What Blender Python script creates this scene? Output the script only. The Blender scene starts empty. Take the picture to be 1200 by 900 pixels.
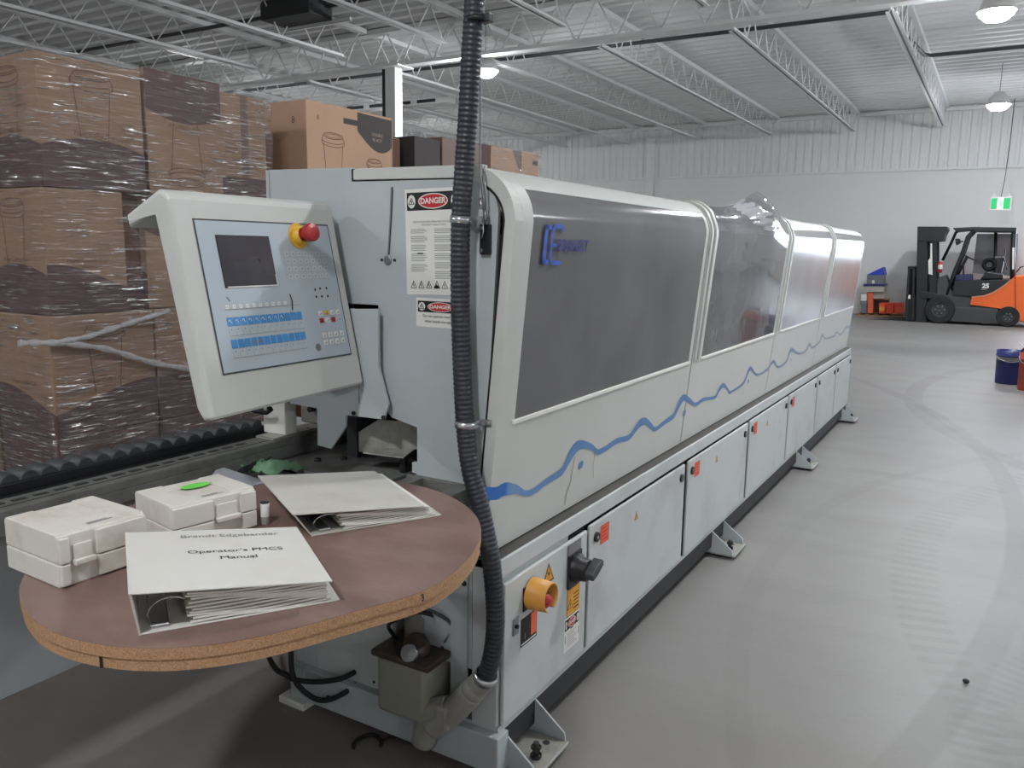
import bpy, bmesh, math, random
from mathutils import Vector, Matrix, noise
random.seed(7)
PI = math.pi
C = bpy.context.scene.collection
V = Vector

# ------------------------------------------------------------------ camera
F_PX = 957.0
v1 = V((575, 150, -F_PX)); v2 = V((-1640, 182, -F_PX))
Yc = v1.normalized(); nX = v2.normalized(); nX = (nX - Yc * nX.dot(Yc)).normalized()
Xc = -nX; Zc = Xc.cross(Yc)
RW = Matrix((Xc, Yc, Zc))                       # world <- camera
CAM = V((1.08, -1.775, 1.46))
cd = bpy.data.cameras.new('camera'); cam = bpy.data.objects.new('camera', cd); C.objects.link(cam)
cd.sensor_width = 36; cd.lens = F_PX / 1200 * 36; cd.clip_start = 0.05; cd.clip_end = 200
M4 = RW.to_4x4(); M4.translation = CAM; cam.matrix_world = M4
bpy.context.scene.camera = cam

def at(u, v, x=None, y=None, z=None):
    """point where the sight line through a photo pixel meets a world plane"""
    d = RW @ V((u - 600, 450 - v, -F_PX))
    if x is not None: t = (x - CAM.x) / d.x
    elif y is not None: t = (y - CAM.y) / d.y
    else: t = (z - CAM.z) / d.z
    return CAM + d * t

# ------------------------------------------------------------------ materials
def lin(c):
    c /= 255.0
    return c / 12.92 if c <= 0.04045 else ((c + 0.055) / 1.055) ** 2.4
def L(r, g, b): return (lin(r), lin(g), lin(b), 1)
MATS = {}
def mat(name, rgb, rough=0.5, metal=0.0, var=0.06, vscale=6.0, bump=0.0, bscale=60.0, dirt=None, dirt_scale=3.0, dirt_amt=0.4,
        spec=0.5, emit=None, stretch=(1, 1, 1), alpha=None, trans=0.0, coat=0.0):
    if name in MATS: return MATS[name]
    m = bpy.data.materials.new(name); m.use_nodes = True; MATS[name] = m
    nt = m.node_tree; N = nt.nodes; K = nt.links; b = N['Principled BSDF']
    col = L(*rgb)
    b.inputs['Roughness'].default_value = rough; b.inputs['Metallic'].default_value = metal
    b.inputs['Specular IOR Level'].default_value = spec
    b.inputs['Coat Weight'].default_value = coat
    if trans: b.inputs['Transmission Weight'].default_value = trans
    if alpha is not None: b.inputs['Alpha'].default_value = alpha
    tc = N.new('ShaderNodeTexCoord'); mp = N.new('ShaderNodeMapping'); K.new(tc.outputs['Object'], mp.inputs[0])
    mp.inputs['Scale'].default_value = stretch
    nz = N.new('ShaderNodeTexNoise'); nz.inputs['Scale'].default_value = vscale; nz.inputs['Detail'].default_value = 5
    K.new(mp.outputs[0], nz.inputs['Vector'])
    mr = N.new('ShaderNodeMapRange'); mr.inputs['From Min'].default_value = .25; mr.inputs['From Max'].default_value = .75
    mr.inputs['To Min'].default_value = 1 - var; mr.inputs['To Max'].default_value = 1 + var; K.new(nz.outputs[0], mr.inputs[0])
    mx = N.new('ShaderNodeVectorMath'); mx.operation = 'SCALE'; mx.inputs[0].default_value = col[:3]; K.new(mr.outputs[0], mx.inputs['Scale'])
    out = mx.outputs[0]
    if dirt:
        n2 = N.new('ShaderNodeTexNoise'); n2.inputs['Scale'].default_value = dirt_scale; n2.inputs['Detail'].default_value = 8
        n2.inputs['Roughness'].default_value = .65; K.new(mp.outputs[0], n2.inputs['Vector'])
        r2 = N.new('ShaderNodeMapRange'); r2.inputs['From Min'].default_value = .5; r2.inputs['From Max'].default_value = .75
        r2.inputs['To Max'].default_value = dirt_amt; K.new(n2.outputs[0], r2.inputs[0])
        mm = N.new('ShaderNodeMix'); mm.data_type = 'RGBA'; K.new(r2.outputs[0], mm.inputs[0]); K.new(out, mm.inputs[6]); mm.inputs[7].default_value = L(*dirt)
        out = mm.outputs[2]
    K.new(out, b.inputs['Base Color'])
    if bump:
        n3 = N.new('ShaderNodeTexNoise'); n3.inputs['Scale'].default_value = bscale; n3.inputs['Detail'].default_value = 4
        K.new(mp.outputs[0], n3.inputs['Vector'])
        bp = N.new('ShaderNodeBump'); bp.inputs['Strength'].default_value = bump; bp.inputs['Distance'].default_value = .01
        K.new(n3.outputs[0], bp.inputs['Height']); K.new(bp.outputs[0], b.inputs['Normal'])
    if emit:
        b.inputs['Emission Color'].default_value = L(*emit[:3]); b.inputs['Emission Strength'].default_value = emit[3]
    return m

m_blue = mat('blue_grey_paint', (178, 185, 187), .5, var=.03, dirt=(120, 118, 112), dirt_scale=2.2, dirt_amt=.12)
m_cream = mat('warm_grey_paint', (196, 199, 194), .38, var=.03, dirt=(150, 146, 138), dirt_scale=3, dirt_amt=.14)
m_door = mat('door_grey_paint', (190, 195, 194), .45, var=.03, dirt=(110, 104, 96), dirt_scale=2.6, dirt_amt=.3)
m_bed = mat('dusty_bed_steel', (120, 122, 118), .55, metal=.3, var=.15, vscale=20, dirt=(70, 64, 56), dirt_scale=12, dirt_amt=.6)
m_bedl = mat('dusty_light_steel', (165, 164, 156), .5, metal=.2, var=.12, vscale=25, dirt=(96, 92, 84), dirt_scale=20, dirt_amt=.6)
m_dark = mat('dark_recess_steel', (42, 43, 45), .6, var=.1)
m_strip = mat('dark_ledge_steel', (70, 68, 65), .6, var=.1, dirt=(110, 104, 96), dirt_scale=8, dirt_amt=.3)
m_black = mat('black_plastic', (24, 25, 28), .42, var=.1)
m_rubber = mat('black_rubber', (32, 33, 35), .75, var=.15)
m_chrome = mat('zinc_steel', (200, 202, 205), .25, metal=.9, var=.05)
m_steel = mat('brushed_steel', (150, 152, 155), .35, metal=.8, var=.08)
m_white = mat('white_label', (222, 222, 216), .5, var=.02)
m_ink = mat('black_ink', (22, 22, 24), .6, var=.02)
m_greyink = mat('grey_print', (120, 122, 122), .6, var=.02)
m_red = mat('danger_red', (190, 38, 42), .45, var=.04)
m_orange_l = mat('orange_label', (226, 98, 62), .5, var=.04)
m_yel = mat('yellow_label', (226, 160, 52), .5, var=.04)
m_yelp = mat('yellow_plastic', (222, 176, 60), .4, var=.04)
m_beacon = mat('ochre_plastic', (206, 146, 62), .42, var=.05)
m_redp = mat('red_plastic', (176, 40, 44), .35, var=.05)
m_kb = mat('blue_keys', (66, 140, 200), .5, var=.1, vscale=40)
m_panel = mat('panel_blue_grey_foil', (176, 188, 196), .4, var=.02)
m_paper = mat('paper_white', (226, 224, 216), .7, var=.03)
m_binder = mat('binder_vinyl', (214, 213, 206), .38, var=.02, dirt=(170, 158, 140), dirt_scale=6, dirt_amt=.25)
m_binder2 = mat('dusty_binder_vinyl', (196, 194, 186), .45, var=.03, dirt=(150, 132, 112), dirt_scale=5, dirt_amt=.4)
m_case = mat('case_plastic', (214, 211, 202), .42, var=.02, dirt=(158, 128, 102), dirt_scale=7, dirt_amt=.5)
m_lam = mat('brown_laminate', (124, 99, 91), .33, var=.16, vscale=5, dirt=(160, 136, 126), dirt_scale=4, dirt_amt=.5, stretch=(1, 2.2, 1))
m_green = mat('green_marker', (112, 214, 84), .5, var=.08)
m_glove = mat('green_rag', (112, 152, 118), .8, var=.15, vscale=60)
m_carton = mat('carton_brown', (148, 120, 96), .75, var=.05, vscale=8, dirt=(126, 100, 78), dirt_scale=3, dirt_amt=.25)
m_swoosh = mat('maroon_print', (90, 66, 64), .7, var=.06)
m_cline = mat('carton_line_print', (96, 66, 48), .7, var=.03)
m_tape_shade = mat('tape_and_shade_brown', (108, 82, 66), .4, var=.05)
m_gprint_shade = mat('grey_print_and_shade', (72, 66, 66), .7, var=.04)
m_lprint = mat('pale_carton_print', (168, 150, 136), .7, var=.04)
m_wood = mat('pallet_wood', (150, 120, 88), .8, var=.15, vscale=20)
m_wallp = mat('white_block_paint', (228, 230, 229), .7, var=.02, vscale=.5)
m_ceil = mat('white_deck_paint', (230, 231, 230), .65, var=.03, vscale=.7)
m_joist = mat('white_joist_paint', (230, 231, 230), .55, var=.03)
m_girder = mat('white_girder_paint', (232, 233, 232), .55, var=.03)
m_pipe = mat('dark_sprinkler_pipe', (70, 72, 76), .5, metal=.3, var=.05)
m_fblack = mat('truck_black', (28, 30, 33), .45, var=.1)
m_forange = mat('truck_orange', (232, 104, 42), .4, var=.03)
m_fgrey = mat('truck_grey', (62, 64, 66), .55, var=.08)
m_blueb = mat('blue_bucket_plastic', (34, 46, 108), .4, var=.08)
m_redb = mat('red_bucket_plastic', (176, 74, 50), .45, var=.08, dirt=(60, 40, 36), dirt_scale=9, dirt_amt=.6)
m_totg = mat('grey_tote_plastic', (112, 116, 122), .5, var=.05)
m_totb = mat('blue_lid_plastic', (40, 66, 190), .4, var=.05)
m_bin = mat('orange_red_bin', (222, 70, 40), .45, var=.05)
m_stripe_end = None

def stripe_mat():
    m = bpy.data.materials.new('wave_stripe_print'); m.use_nodes = True
    nt = m.node_tree; N = nt.nodes; K = nt.links; b = N['Principled BSDF']; b.inputs['Roughness'].default_value = .4
    tc = N.new('ShaderNodeTexCoord'); sx = N.new('ShaderNodeSeparateXYZ'); K.new(tc.outputs['Object'], sx.inputs[0])
    mr = N.new('ShaderNodeMapRange'); mr.inputs['From Max'].default_value = 6.0; K.new(sx.outputs['Y'], mr.inputs[0])
    cr = N.new('ShaderNodeValToRGB'); K.new(mr.outputs[0], cr.inputs[0])
    e = cr.color_ramp.elements; e[0].position = 0.0; e[0].color = L(34, 104, 182); e[1].position = .95; e[1].color = L(150, 158, 168)
    x = e.new(.012); x.color = L(34, 104, 182)
    x = e.new(.016); x.color = L(110, 150, 196)
    x = e.new(.06); x.color = L(92, 134, 184)
    x = e.new(.30); x.color = L(86, 128, 178)
    x = e.new(.5); x.color = L(112, 138, 170)
    K.new(cr.outputs[0], b.inputs['Base Color'])
    return m
m_stripe = stripe_mat()

def chip_mat():
    m = bpy.data.materials.new('chipboard_edge'); m.use_nodes = True
    nt = m.node_tree; N = nt.nodes; K = nt.links; b = N['Principled BSDF']; b.inputs['Roughness'].default_value = .8
    tc = N.new('ShaderNodeTexCoord'); vo = N.new('ShaderNodeTexVoronoi'); vo.inputs['Scale'].default_value = 520
    K.new(tc.outputs['Object'], vo.inputs['Vector'])
    cr = N.new('ShaderNodeValToRGB'); K.new(vo.outputs['Color'], cr.inputs[0])
    e = cr.color_ramp.elements; e[0].color = L(148, 112, 80); e[1].color = L(184, 146, 110); e[0].position = .1; e[1].position = .8
    K.new(cr.outputs[0], b.inputs['Base Color']); return m
m_chip = chip_mat()

m_carton2 = mat('pale_carton_board', (190, 156, 130), .75, var=.04, vscale=8)
def film_mat(name, stretch, strength, trans=.86, rough=.12):
    m = bpy.data.materials.new(name); m.use_nodes = True
    nt = m.node_tree; N = nt.nodes; K = nt.links; N.remove(N['Principled BSDF']); out = N['Material Output']
    tc = N.new('ShaderNodeTexCoord'); mp = N.new('ShaderNodeMapping'); K.new(tc.outputs['Object'], mp.inputs[0])
    mp.inputs['Scale'].default_value = stretch; mp.inputs['Rotation'].default_value = (math.radians(14), 0, 0)
    n1 = N.new('ShaderNodeTexNoise'); n1.inputs['Scale'].default_value = 9; n1.inputs['Detail'].default_value = 2.5; n1.inputs['Distortion'].default_value = .8
    K.new(mp.outputs[0], n1.inputs['Vector'])
    bp = N.new('ShaderNodeBump'); bp.inputs['Strength'].default_value = strength; bp.inputs['Distance'].default_value = .05; K.new(n1.outputs[0], bp.inputs['Height'])
    gl = N.new('ShaderNodeBsdfGlossy'); gl.inputs['Roughness'].default_value = rough; gl.inputs['Color'].default_value = (1, 1, 1, 1); K.new(bp.outputs[0], gl.inputs['Normal'])
    tr = N.new('ShaderNodeBsdfTransparent'); tr.inputs[0].default_value = (.94, .94, .95, 1)
    df = N.new('ShaderNodeBsdfDiffuse'); df.inputs[0].default_value = (.8, .8, .82, 1)
    m1 = N.new('ShaderNodeMixShader'); n2 = N.new('ShaderNodeMapRange'); n2.inputs['From Min'].default_value = .45; n2.inputs['From Max'].default_value = .8
    n2.inputs['To Min'].default_value = .015; n2.inputs['To Max'].default_value = .07; K.new(n1.outputs[0], n2.inputs[0])
    K.new(n2.outputs[0], m1.inputs[0]); K.new(tr.outputs[0], m1.inputs[1]); K.new(df.outputs[0], m1.inputs[2])
    m2 = N.new('ShaderNodeMixShader')
    n5 = N.new('ShaderNodeTexNoise'); n5.inputs['Scale'].default_value = 3.2; n5.inputs['Detail'].default_value = 3; K.new(tc.outputs['Object'], n5.inputs['Vector'])
    r5 = N.new('ShaderNodeMapRange'); r5.inputs['From Min'].default_value = .40; r5.inputs['From Max'].default_value = .56; r5.inputs['To Min'].default_value = .15; K.new(n5.outputs[0], r5.inputs[0])
    n6 = N.new('ShaderNodeTexNoise'); n6.inputs['Scale'].default_value = 14; n6.inputs['Detail'].default_value = 3; K.new(mp.outputs[0], n6.inputs['Vector'])
    r6 = N.new('ShaderNodeMapRange'); r6.inputs['From Min'].default_value = .55; r6.inputs['From Max'].default_value = .66; r6.inputs['To Min'].default_value = .05; r6.inputs['To Max'].default_value = 1 - trans; K.new(n6.outputs[0], r6.inputs[0])
    mu = N.new('ShaderNodeMath'); mu.operation = 'MULTIPLY'; K.new(r5.outputs[0], mu.inputs[0]); K.new(r6.outputs[0], mu.inputs[1])
    ad = N.new('ShaderNodeMath'); ad.operation = 'ADD'; K.new(mu.outputs[0], ad.inputs[0]); ad.inputs[1].default_value = .03; K.new(ad.outputs[0], m2.inputs[0])
    K.new(m1.outputs[0], m2.inputs[1]); K.new(gl.outputs[0], m2.inputs[2])
    K.new(m2.outputs[0], out.inputs[0]); return m
m_film = film_mat('stretch_film', (.6, .6, 8), 1.0, .08, .27)

def window_mat(name, tint, dens, rough=.08, bump=.05, dustc=(150, 150, 150), ior=1.5):
    """scratched, dusty smoked acrylic: part see-through, part dust, part gloss"""
    m = bpy.data.materials.new(name); m.use_nodes = True
    nt = m.node_tree; N = nt.nodes; K = nt.links; N.remove(N['Principled BSDF']); out = N['Material Output']
    tc = N.new('ShaderNodeTexCoord')
    n1 = N.new('ShaderNodeTexNoise'); n1.inputs['Scale'].default_value = 2.2; n1.inputs['Detail'].default_value = 8; K.new(tc.outputs['Object'], n1.inputs['Vector'])
    mr = N.new('ShaderNodeMapRange'); mr.inputs['From Min'].default_value = .3; mr.inputs['From Max'].default_value = .7
    mr.inputs['To Min'].default_value = dens - .1; mr.inputs['To Max'].default_value = dens + .1; K.new(n1.outputs[0], mr.inputs[0])
    tr = N.new('ShaderNodeBsdfTransparent'); tr.inputs[0].default_value = (*[lin(c) for c in tint], 1)
    df = N.new('ShaderNodeBsdfDiffuse'); df.inputs[0].default_value = L(*dustc)
    m1 = N.new('ShaderNodeMixShader'); K.new(mr.outputs[0], m1.inputs[0]); K.new(tr.outputs[0], m1.inputs[1]); K.new(df.outputs[0], m1.inputs[2])
    n3 = N.new('ShaderNodeTexNoise'); n3.inputs['Scale'].default_value = 5; K.new(tc.outputs['Object'], n3.inputs['Vector'])
    bp = N.new('ShaderNodeBump'); bp.inputs['Strength'].default_value = bump; bp.inputs['Distance'].default_value = .05; K.new(n3.outputs[0], bp.inputs['Height'])
    gl = N.new('ShaderNodeBsdfGlossy'); gl.inputs['Roughness'].default_value = rough; K.new(bp.outputs[0], gl.inputs['Normal'])
    fr = N.new('ShaderNodeFresnel'); fr.inputs[0].default_value = ior; K.new(bp.outputs[0], fr.inputs['Normal'])
    m2 = N.new('ShaderNodeMixShader'); K.new(fr.outputs[0], m2.inputs[0]); K.new(m1.outputs[0], m2.inputs[1]); K.new(gl.outputs[0], m2.inputs[2])
    K.new(m2.outputs[0], out.inputs[0]); return m
m_win = window_mat('smoked_acrylic', (150, 152, 158), .62, .14, .02, (138, 138, 139), 1.45)
m_win_glare = window_mat('glare_pale_acrylic', (210, 212, 216), .84, .16, .01, (172, 172, 174), 1.5)  # far panes: slant-angle reflection put into a paler, denser diffuse colour
m_wrap = window_mat('clear_bent_acrylic', (170, 172, 178), .50, .06, .02, (142, 143, 146), 1.5)
m_crump = window_mat('crumpled_clear_plastic', (230, 232, 236), .5, .08, .3, (205, 207, 210))
m_tank = window_mat('translucent_tank', (220, 222, 210), .55, .3, .05, (190, 190, 176))
m_smoke = window_mat('dusty_rear_screen', (190, 194, 200), .5, .2)

def floor_mat():
    m = bpy.data.materials.new('concrete_floor'); m.use_nodes = True
    nt = m.node_tree; N = nt.nodes; K = nt.links; b = N['Principled BSDF']
    tc = N.new('ShaderNodeTexCoord'); O = tc.outputs['Object']
    def nz(scale, det=6, vec=O, rough=.6):
        n = N.new('ShaderNodeTexNoise'); n.inputs['Scale'].default_value = scale; n.inputs['Detail'].default_value = det; n.inputs['Roughness'].default_value = rough
        K.new(vec, n.inputs['Vector']); return n.outputs[0]
    def rng(s, a, b_, c, d):
        r = N.new('ShaderNodeMapRange'); r.inputs['From Min'].default_value = a; r.inputs['From Max'].default_value = b_; r.inputs['To Min'].default_value = c; r.inputs['To Max'].default_value = d
        K.new(s, r.inputs[0]); return r.outputs[0]
    def math_(op, a, b_=None):
        n = N.new('ShaderNodeMath'); n.operation = op
        for i, s in enumerate((a, b_)):
            if s is None: continue
            if isinstance(s, (int, float)): n.inputs[i].default_value = s
            else: K.new(s, n.inputs[i])
        return n.outputs[0]
    def mixc(f, a, c):
        mm = N.new('ShaderNodeMix'); mm.data_type = 'RGBA'; K.new(f, mm.inputs[0])
        if isinstance(a, tuple): mm.inputs[6].default_value = a
        else: K.new(a, mm.inputs[6])
        mm.inputs[7].default_value = c; return mm.outputs[2]
    big = nz(.35, 8)
    col = mixc(rng(big, .38, .62, 0, 1), L(124, 123, 121), L(142, 141, 138))
    col = mixc(rng(nz(2.5, 9), .45, .75, 0, .5), col, L(124, 122, 119))
    # streaks swept along x (worn driving lane towards the far wall)
    mp = N.new('ShaderNodeMapping'); mp.inputs['Scale'].default_value = (.25, 2.2, 1); K.new(O, mp.inputs[0])
    col = mixc(rng(nz(1.2, 6, mp.outputs[0]), .48, .7, 0, .55), col, L(122, 120, 117))
    sx = N.new('ShaderNodeSeparateXYZ'); K.new(O, sx.inputs[0])
    # brown tint near the operator's end
    near = rng(sx.outputs['Y'], -.4, .9, .6, 0)
    col = mixc(math_('MULTIPLY', near, rng(nz(1.3, 7), .35, .6, .25, 1)), col, L(108, 94, 86))
    # tyre tracks: arcs with tread
    def arc(cx, cy, r, w, amt, tread=0):
        dx = math_('SUBTRACT', sx.outputs['X'], cx); dy = math_('SUBTRACT', sx.outputs['Y'], cy)
        rr = math_('SQRT', math_('ADD', math_('MULTIPLY', dx, dx), math_('MULTIPLY', dy, dy)))
        d = math_('ABSOLUTE', math_('SUBTRACT', rr, r))
        k = rng(d, w * .75, w, amt, 0)
        if tread:
            an = math_('ARCTAN2', dy, dx); s = math_('SINE', math_('MULTIPLY', an, tread))
            k = math_('MULTIPLY', k, rng(s, -.1, .1, .25, 1))
        return math_('MULTIPLY', k, rng(nz(1.7, 4), .35, .6, .35, 1))
    for a in ARCS: col = mixc(arc(*a), col, L(100, 98, 96))
    # fine speckle
    col = mixc(rng(nz(90, 3), .55, .75, 0, .35), col, L(112, 110, 107))
    K.new(col, b.inputs['Base Color'])
    K.new(rng(big, .3, .7, .38, .55), b.inputs['Roughness'])
    bp = N.new('ShaderNodeBump'); bp.inputs['Strength'].default_value = .08; bp.inputs['Distance'].default_value = .01; K.new(nz(40, 5), bp.inputs['Height']); K.new(bp.outputs[0], b.inputs['Normal'])
    return m
ARCS = [(-8.5, 3.2, 9.8, .07, .42, 0), (4.6, 2.6, 3.75, .11, .28, 260), (5.2, 2.2, 4.95, .05, .18, 0), (3.9, 4.6, 2.3, .14, .5, 0), (6.0, 8.0, 5.6, .1, .4, 0), (2.2, 1.0, 1.05, .09, .28, 120)]
m_floor = floor_mat()

def wall_mat():
    m = bpy.data.materials.new('painted_block_wall'); m.use_nodes = True
    nt = m.node_tree; N = nt.nodes; K = nt.links; b = N['Principled BSDF']; b.inputs['Roughness'].default_value = .75
    tc = N.new('ShaderNodeTexCoord'); mp = N.new('ShaderNodeMapping'); K.new(tc.outputs['Object'], mp.inputs[0]); mp.inputs['Rotation'].default_value = (PI / 2, 0, 0)
    br = N.new('ShaderNodeTexBrick'); K.new(mp.outputs[0], br.inputs['Vector']); br.inputs['Scale'].default_value = 1
    br.inputs['Brick Width'].default_value = .4; br.inputs['Row Height'].default_value = .2; br.inputs['Mortar Size'].default_value = .004
    br.inputs['Color1'].default_value = L(228, 230, 229); br.inputs['Color2'].default_value = L(227, 229, 228); br.inputs['Mortar'].default_value = L(224, 226, 225)
    K.new(br.outputs[0], b.inputs['Base Color']); return m
m_wall = wall_mat()

# ------------------------------------------------------------------ mesh builder
class Fr:
    """local frame: origin, right, up, outward"""
    def __init__(s, o, a, b, n=None):
        s.o = V(o); s.a = V(a).normalized(); b = V(b); s.b = (b - s.a * b.dot(s.a)).normalized(); s.n = s.a.cross(s.b) if n is None else V(n)
    def p(s, u, v, w=0): return s.o + s.a * u + s.b * v + s.n * w
    def m(s, u, v, w=0, ang=0):
        ca, sa = math.cos(ang), math.sin(ang); a = s.a * ca + s.b * sa; b = s.b * ca - s.a * sa
        M = Matrix((a, b, s.n)).transposed().to_4x4(); M.translation = s.p(u, v, w); return M
WF = Fr((0, 0, 0), (1, 0, 0), (0, 1, 0))

class G:
    def __init__(s): s.bm = bmesh.new(); s.mats = []
    def mi(s, m):
        if m not in s.mats: s.mats.append(m)
        return s.mats.index(m)
    def _bev(s, faces, w, seg=2):
        if w <= 0: return
        es = list({e for f in faces for e in f.edges})
        bmesh.ops.bevel(s.bm, geom=es, offset=w, segments=seg, profile=.5, affect='EDGES', clamp_overlap=True)
    def prism(s, pts, fr, w0, w1, m, bev=0, seg=2, taper=1.0):
        i = s.mi(m); n = len(pts)
        cu = sum(p[0] for p in pts) / n; cv = sum(p[1] for p in pts) / n
        a = [s.bm.verts.new(fr.p(u, v, w0)) for u, v in pts]
        b = [s.bm.verts.new(fr.p(cu + (u - cu) * taper, cv + (v - cv) * taper, w1)) for u, v in pts]
        fs = [s.bm.faces.new(a[::-1]), s.bm.faces.new(b)]
        for k in range(n): fs.append(s.bm.faces.new((a[k], a[(k + 1) % n], b[(k + 1) % n], b[k])))
        for f in fs: f.material_index = i
        s._bev(fs, bev, seg); return s
    def box(s, x0, x1, y0, y1, z0, z1, m, bev=0, fr=WF, seg=2):
        return s.prism([(x0, y0), (x1, y0), (x1, y1), (x0, y1)], fr, z0, z1, m, bev, seg)
    def rect(s, fr, u0, u1, v0, v1, w, m): return s.poly(fr, [(u0, v0), (u1, v0), (u1, v1), (u0, v1)], w, m)
    def poly(s, fr, pts, w, m):
        f = s.bm.faces.new([s.bm.verts.new(fr.p(u, v, w)) for u, v in pts]); f.material_index = s.mi(m); return s
    def ring(s, fr, pts, t, w, m):
        """outline band of thickness t around a convex polygon (or ellipse)"""
        n = len(pts); cu = sum(p[0] for p in pts) / n; cv = sum(p[1] for p in pts) / n
        r = max(math.hypot(p[0] - cu, p[1] - cv) for p in pts); k = 1 - t / r; i = s.mi(m)
        a = [s.bm.verts.new(fr.p(u, v, w)) for u, v in pts]; b = [s.bm.verts.new(fr.p(cu + (u - cu) * k, cv + (v - cv) * k, w)) for u, v in pts]
        for j in range(n): s.bm.faces.new((a[j], a[(j + 1) % n], b[(j + 1) % n], b[j])).material_index = i
        return s
    def line(s, fr, pts, t, w, m, closed=False):
        i = s.mi(m); n = len(pts)
        for j in range(n if closed else n - 1):
            p, q = pts[j], pts[(j + 1) % n]; d = V((q[0] - p[0], q[1] - p[1]))
            if d.length < 1e-6: continue
            d.normalize(); e = V((-d.y, d.x)) * t / 2
            s.bm.faces.new([s.bm.verts.new(fr.p(*c, w)) for c in ((p[0] - e.x, p[1] - e.y), (q[0] - e.x, q[1] - e.y), (q[0] + e.x, q[1] + e.y), (p[0] + e.x, p[1] + e.y))]).material_index = i
        return s
    def tube(s, path, r, m, seg=12, cap=True):
        i = s.mi(m); path = [V(p) for p in path]; n = len(path); rs = r if isinstance(r, (list, tuple)) else [r] * n
        t0 = (path[1] - path[0]).normalized(); up = V((0, 0, 1)) if abs(t0.z) < .9 else V((0, 1, 0)); a = t0.cross(up).normalized(); prev = None
        rings = []
        for k in range(n):
            t = (path[min(k + 1, n - 1)] - path[max(k - 1, 0)]).normalized()
            a = (a - t * a.dot(t)).normalized(); b = t.cross(a)
            rings.append([s.bm.verts.new(path[k] + (a * math.cos(2 * PI * j / seg) + b * math.sin(2 * PI * j / seg)) * rs[k]) for j in range(seg)])
        for k in range(n - 1):
            for j in range(seg):
                f = s.bm.faces.new((rings[k][j], rings[k][(j + 1) % seg], rings[k + 1][(j + 1) % seg], rings[k + 1][j])); f.material_index = i; f.smooth = True
        if cap:
            s.bm.faces.new(rings[0][::-1]).material_index = i; s.bm.faces.new(rings[-1]).material_index = i
        return s
    def cyl(s, p0, p1, r, m, seg=24, r2=None): return s.tube([p0, p1], [r, r if r2 is None else r2], m, seg)
    def lathe(s, prof, o, axis, m, seg=32):
        """prof: (radius, height) list along axis"""
        i = s.mi(m); o = V(o); ax = V(axis).normalized(); up = V((0, 0, 1)) if abs(ax.z) < .9 else V((1, 0, 0)); a = ax.cross(up).normalized(); b = ax.cross(a)
        rings = []
        for r, h in prof: rings.append([s.bm.verts.new(o + ax * h + (a * math.cos(2 * PI * j / seg) + b * math.sin(2 * PI * j / seg)) * max(r, 1e-4)) for j in range(seg)])
        for k in range(len(prof) - 1):
            for j in range(seg):
                f = s.bm.faces.new((rings[k][j], rings[k][(j + 1) % seg], rings[k + 1][(j + 1) % seg], rings[k + 1][j])); f.material_index = i
                f.smooth = abs(prof[k][0] - prof[k + 1][0]) < abs(prof[k][1] - prof[k + 1][1]) * 3 + 1e-9
        return s
    def ball(s, c, r, m, sc=(1, 1, 1), fr=None):
        M = Matrix.Translation(V(c)) @ Matrix.Diagonal((r * sc[0], r * sc[1], r * sc[2], 1))
        res = bmesh.ops.create_uvsphere(s.bm, u_segments=18, v_segments=10, radius=1, matrix=M); i = s.mi(m)
        for v in res['verts']:
            for f in v.link_faces: f.material_index = i; f.smooth = True
        return s
    def grid(s, P, m, smooth=True, closed=False):
        i = s.mi(m); vs = [[s.bm.verts.new(p) for p in row] for row in P]
        for a in range(len(vs) - 1):
            for b in range(len(vs[0]) - (0 if closed else 1)):
                b2 = (b + 1) % len(vs[0]); f = s.bm.faces.new((vs[a][b], vs[a][b2], vs[a + 1][b2], vs[a + 1][b])); f.material_index = i; f.smooth = smooth
        return s
    def text(s, txt, size, fr, u, v, w, m, align='CENTER', ang=0, sx=1.0, bold=0.0, sp=1.0):
        cu = bpy.data.curves.new('t', 'FONT'); cu.body = txt; cu.size = size; cu.align_x = align; cu.align_y = 'CENTER'; cu.offset = bold; cu.space_line = sp
        o = bpy.data.objects.new('t', cu); C.objects.link(o)
        dg = bpy.context.evaluated_depsgraph_get(); me = bpy.data.meshes.new_from_object(o.evaluated_get(dg))
        me.transform(fr.m(u, v, w, ang) @ Matrix.Diagonal((sx, 1, 1, 1)))
        n0 = len(s.bm.faces); s.bm.from_mesh(me); s.bm.faces.ensure_lookup_table(); i = s.mi(m)
        for f in s.bm.faces[n0:]: f.material_index = i
        bpy.data.objects.remove(o); bpy.data.meshes.remove(me); bpy.data.curves.remove(cu); return s
    def done(s, name, parent=None, label=None, cat=None, group=None, kind=None, local=False, recalc=True, solid=0, smooth=None):
        if recalc: bmesh.ops.recalc_face_normals(s.bm, faces=s.bm.faces[:])
        me = bpy.data.meshes.new(name); s.bm.to_mesh(me); s.bm.free()
        for m in s.mats: me.materials.append(m)
        o = bpy.data.objects.new(name, me); C.objects.link(o)
        if parent:
            o.parent = parent
            if not local and parent.type == 'EMPTY': o.matrix_parent_inverse = parent.matrix_basis.inverted()
        if label: o['label'] = label
        if cat: o['category'] = cat
        if group: o['group'] = group
        if kind: o['kind'] = kind
        if solid:
            md = o.modifiers.new('s', 'SOLIDIFY'); md.thickness = solid; md.offset = 0
        return o

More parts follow.
